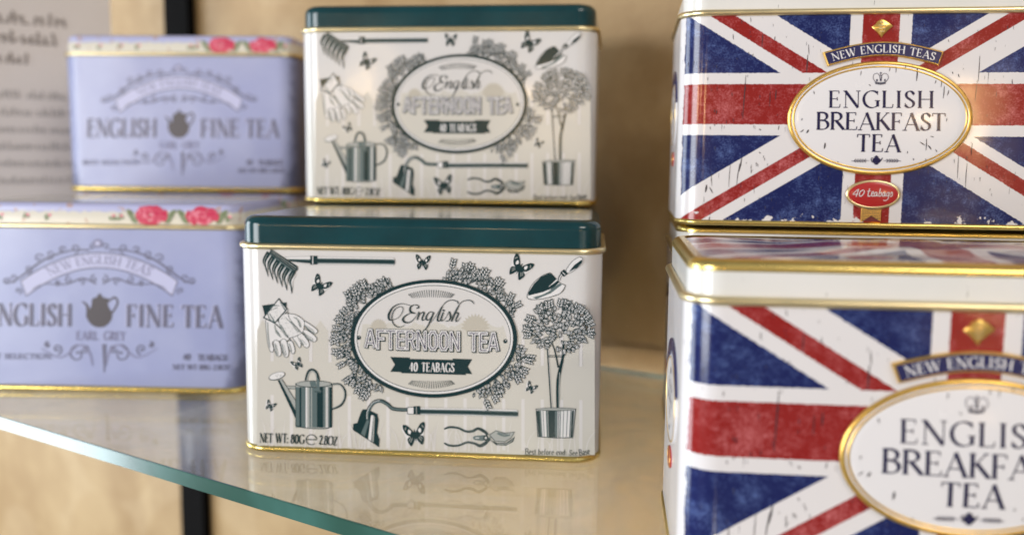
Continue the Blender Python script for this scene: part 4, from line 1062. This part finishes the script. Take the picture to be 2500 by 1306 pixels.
shelf = obox('glass_shelf', -1.2, .45, .2165, .4675, -.0058, -.0001, M['glass'])
shelf['label'] = 'clear glass shelf with a green polished front edge carrying the tins'; shelf['category'] = 'shelf'
e = obox('front_edge', -1.2, .45, .2155, .21645, -.0059, -.0002, M['glass_edge'], shelf, .0002)
e = obox('back_edge', -1.2, .45, .46755, .4679, -.0030, -.0002, M['glass_pale'], shelf)
# wall
m, b = newmat('wall_board'); co = coord('Object')
n1 = noise(co, 7, 4, .6, 1.2); n2 = noise(co, 45, 5, .65); n3 = noise(co, 300, 3)
wv = N.nt.nodes.new('ShaderNodeTexVoronoi'); wv.feature = 'F1'; wv.inputs['Scale'].default_value = 9; N.nt.links.new(co.s, wv.inputs['Vector'])
ringm = ss(N.m('SINE', N(wv.outputs['Distance'])*9.0), .2, .6)
colw = mixc(ss(n1*.7+n2*.3, .35, .65), (.31, .19, .075), (.42, .285, .135)); colw = mixc(ringm*.14, colw, (.62, .48, .3)); colw = mixc(ss(n3, .5, .8)*.15, colw, (.3, .2, .1))
sin_(b, 'Base Color', colw); b.inputs['Roughness'].default_value = .55; bump(b, n2, .08, .002); M['wall'] = m
wall = obox('wall', -2.6, 1.4, .4925, .53, -1.2, 1.6, M['wall']); wall['kind'] = 'structure'
M['black_metal'] = simple('black_metal', (.0025, .002, .002), .8, spec=.08)
up = obox('shelf_upright', -.652, -.621, .484, .4915, -1.0, 1.4, M['black_metal'], None, .001)
up['label'] = 'black vertical metal shelf upright fixed to the tan wall'; up['category'] = 'shelf upright'
for k in range(7):
    z = -.6+.2*k+.06
    s_ = obox('slot', -.640, -.633, .4835, .4841, z, z+.03, M['brown_ink'], up)
# printed card behind the upper lavender tin
cardroot = bpy.data.objects.new('info_card', None); C.objects.link(cardroot); cardroot.location = (-.2865, .668, 0); cardroot.rotation_euler = (0, 0, radians(35))
cardroot['label'] = 'tall grey printed information card standing behind the upper lavender tin'; cardroot['category'] = 'card'
M['card'] = simple('card_paper', (.66, .62, .61), .6, var=.03, scale=12); M['card_ink'] = simple('card_ink', (.28, .25, .24), .6); M['card_ink_soft'] = simple('card_small_ink', (.44, .42, .42), .6)
V = [(x, y, z) for x in (-.2, 0) for y in (0, .0012) for z in (0.0003, .30)]
me = mesh('sheet', V, [(0, 1, 3, 2), (4, 6, 7, 5), (0, 4, 5, 1), (2, 3, 7, 6), (1, 5, 7, 3), (0, 2, 6, 4)]); link('sheet', me, cardroot, [M['card']])
a = Art(ident, .0003, 1e-6); rnd = random.Random(9)
def word_row(x0, x1, z, h, m):
    x = x0
    while x < x1:
        wl = rnd.uniform(2.5, 7)*h*.55; k = x
        while k < min(x+wl, x1):
            tall = h*(1.0 if rnd.random() < .3 else .68)
            a.line([(k, z), (k+rnd.uniform(-.2, .2)*h, z+tall)], h*.22, m); 
            if rnd.random() < .6: a.line([(k, z+(h*.64 if rnd.random() < .5 else .08*h)), (k+h*.5, z+h*.6*rnd.random())], h*.15, m)
            k += h*.52
        x += wl + h*.6
word_row(-.2, -.028, .2055, .0085, 'card_ink'); word_row(-.2, -.034, .1925, .0085, 'card_ink'); word_row(-.2, -.055, .179, .0075, 'card_ink')
for k in range(6): word_row(-.2, -.026 - rnd.uniform(0, .008), .156-.0115*k, .0055, 'card_ink_soft')
for k in range(4): word_row(-.2, -.04, .079-.0115*k, .0055, 'card_ink_soft')
a.build('card_lettering', cardroot)
# warm shop downlights seen as glints in the lacquer
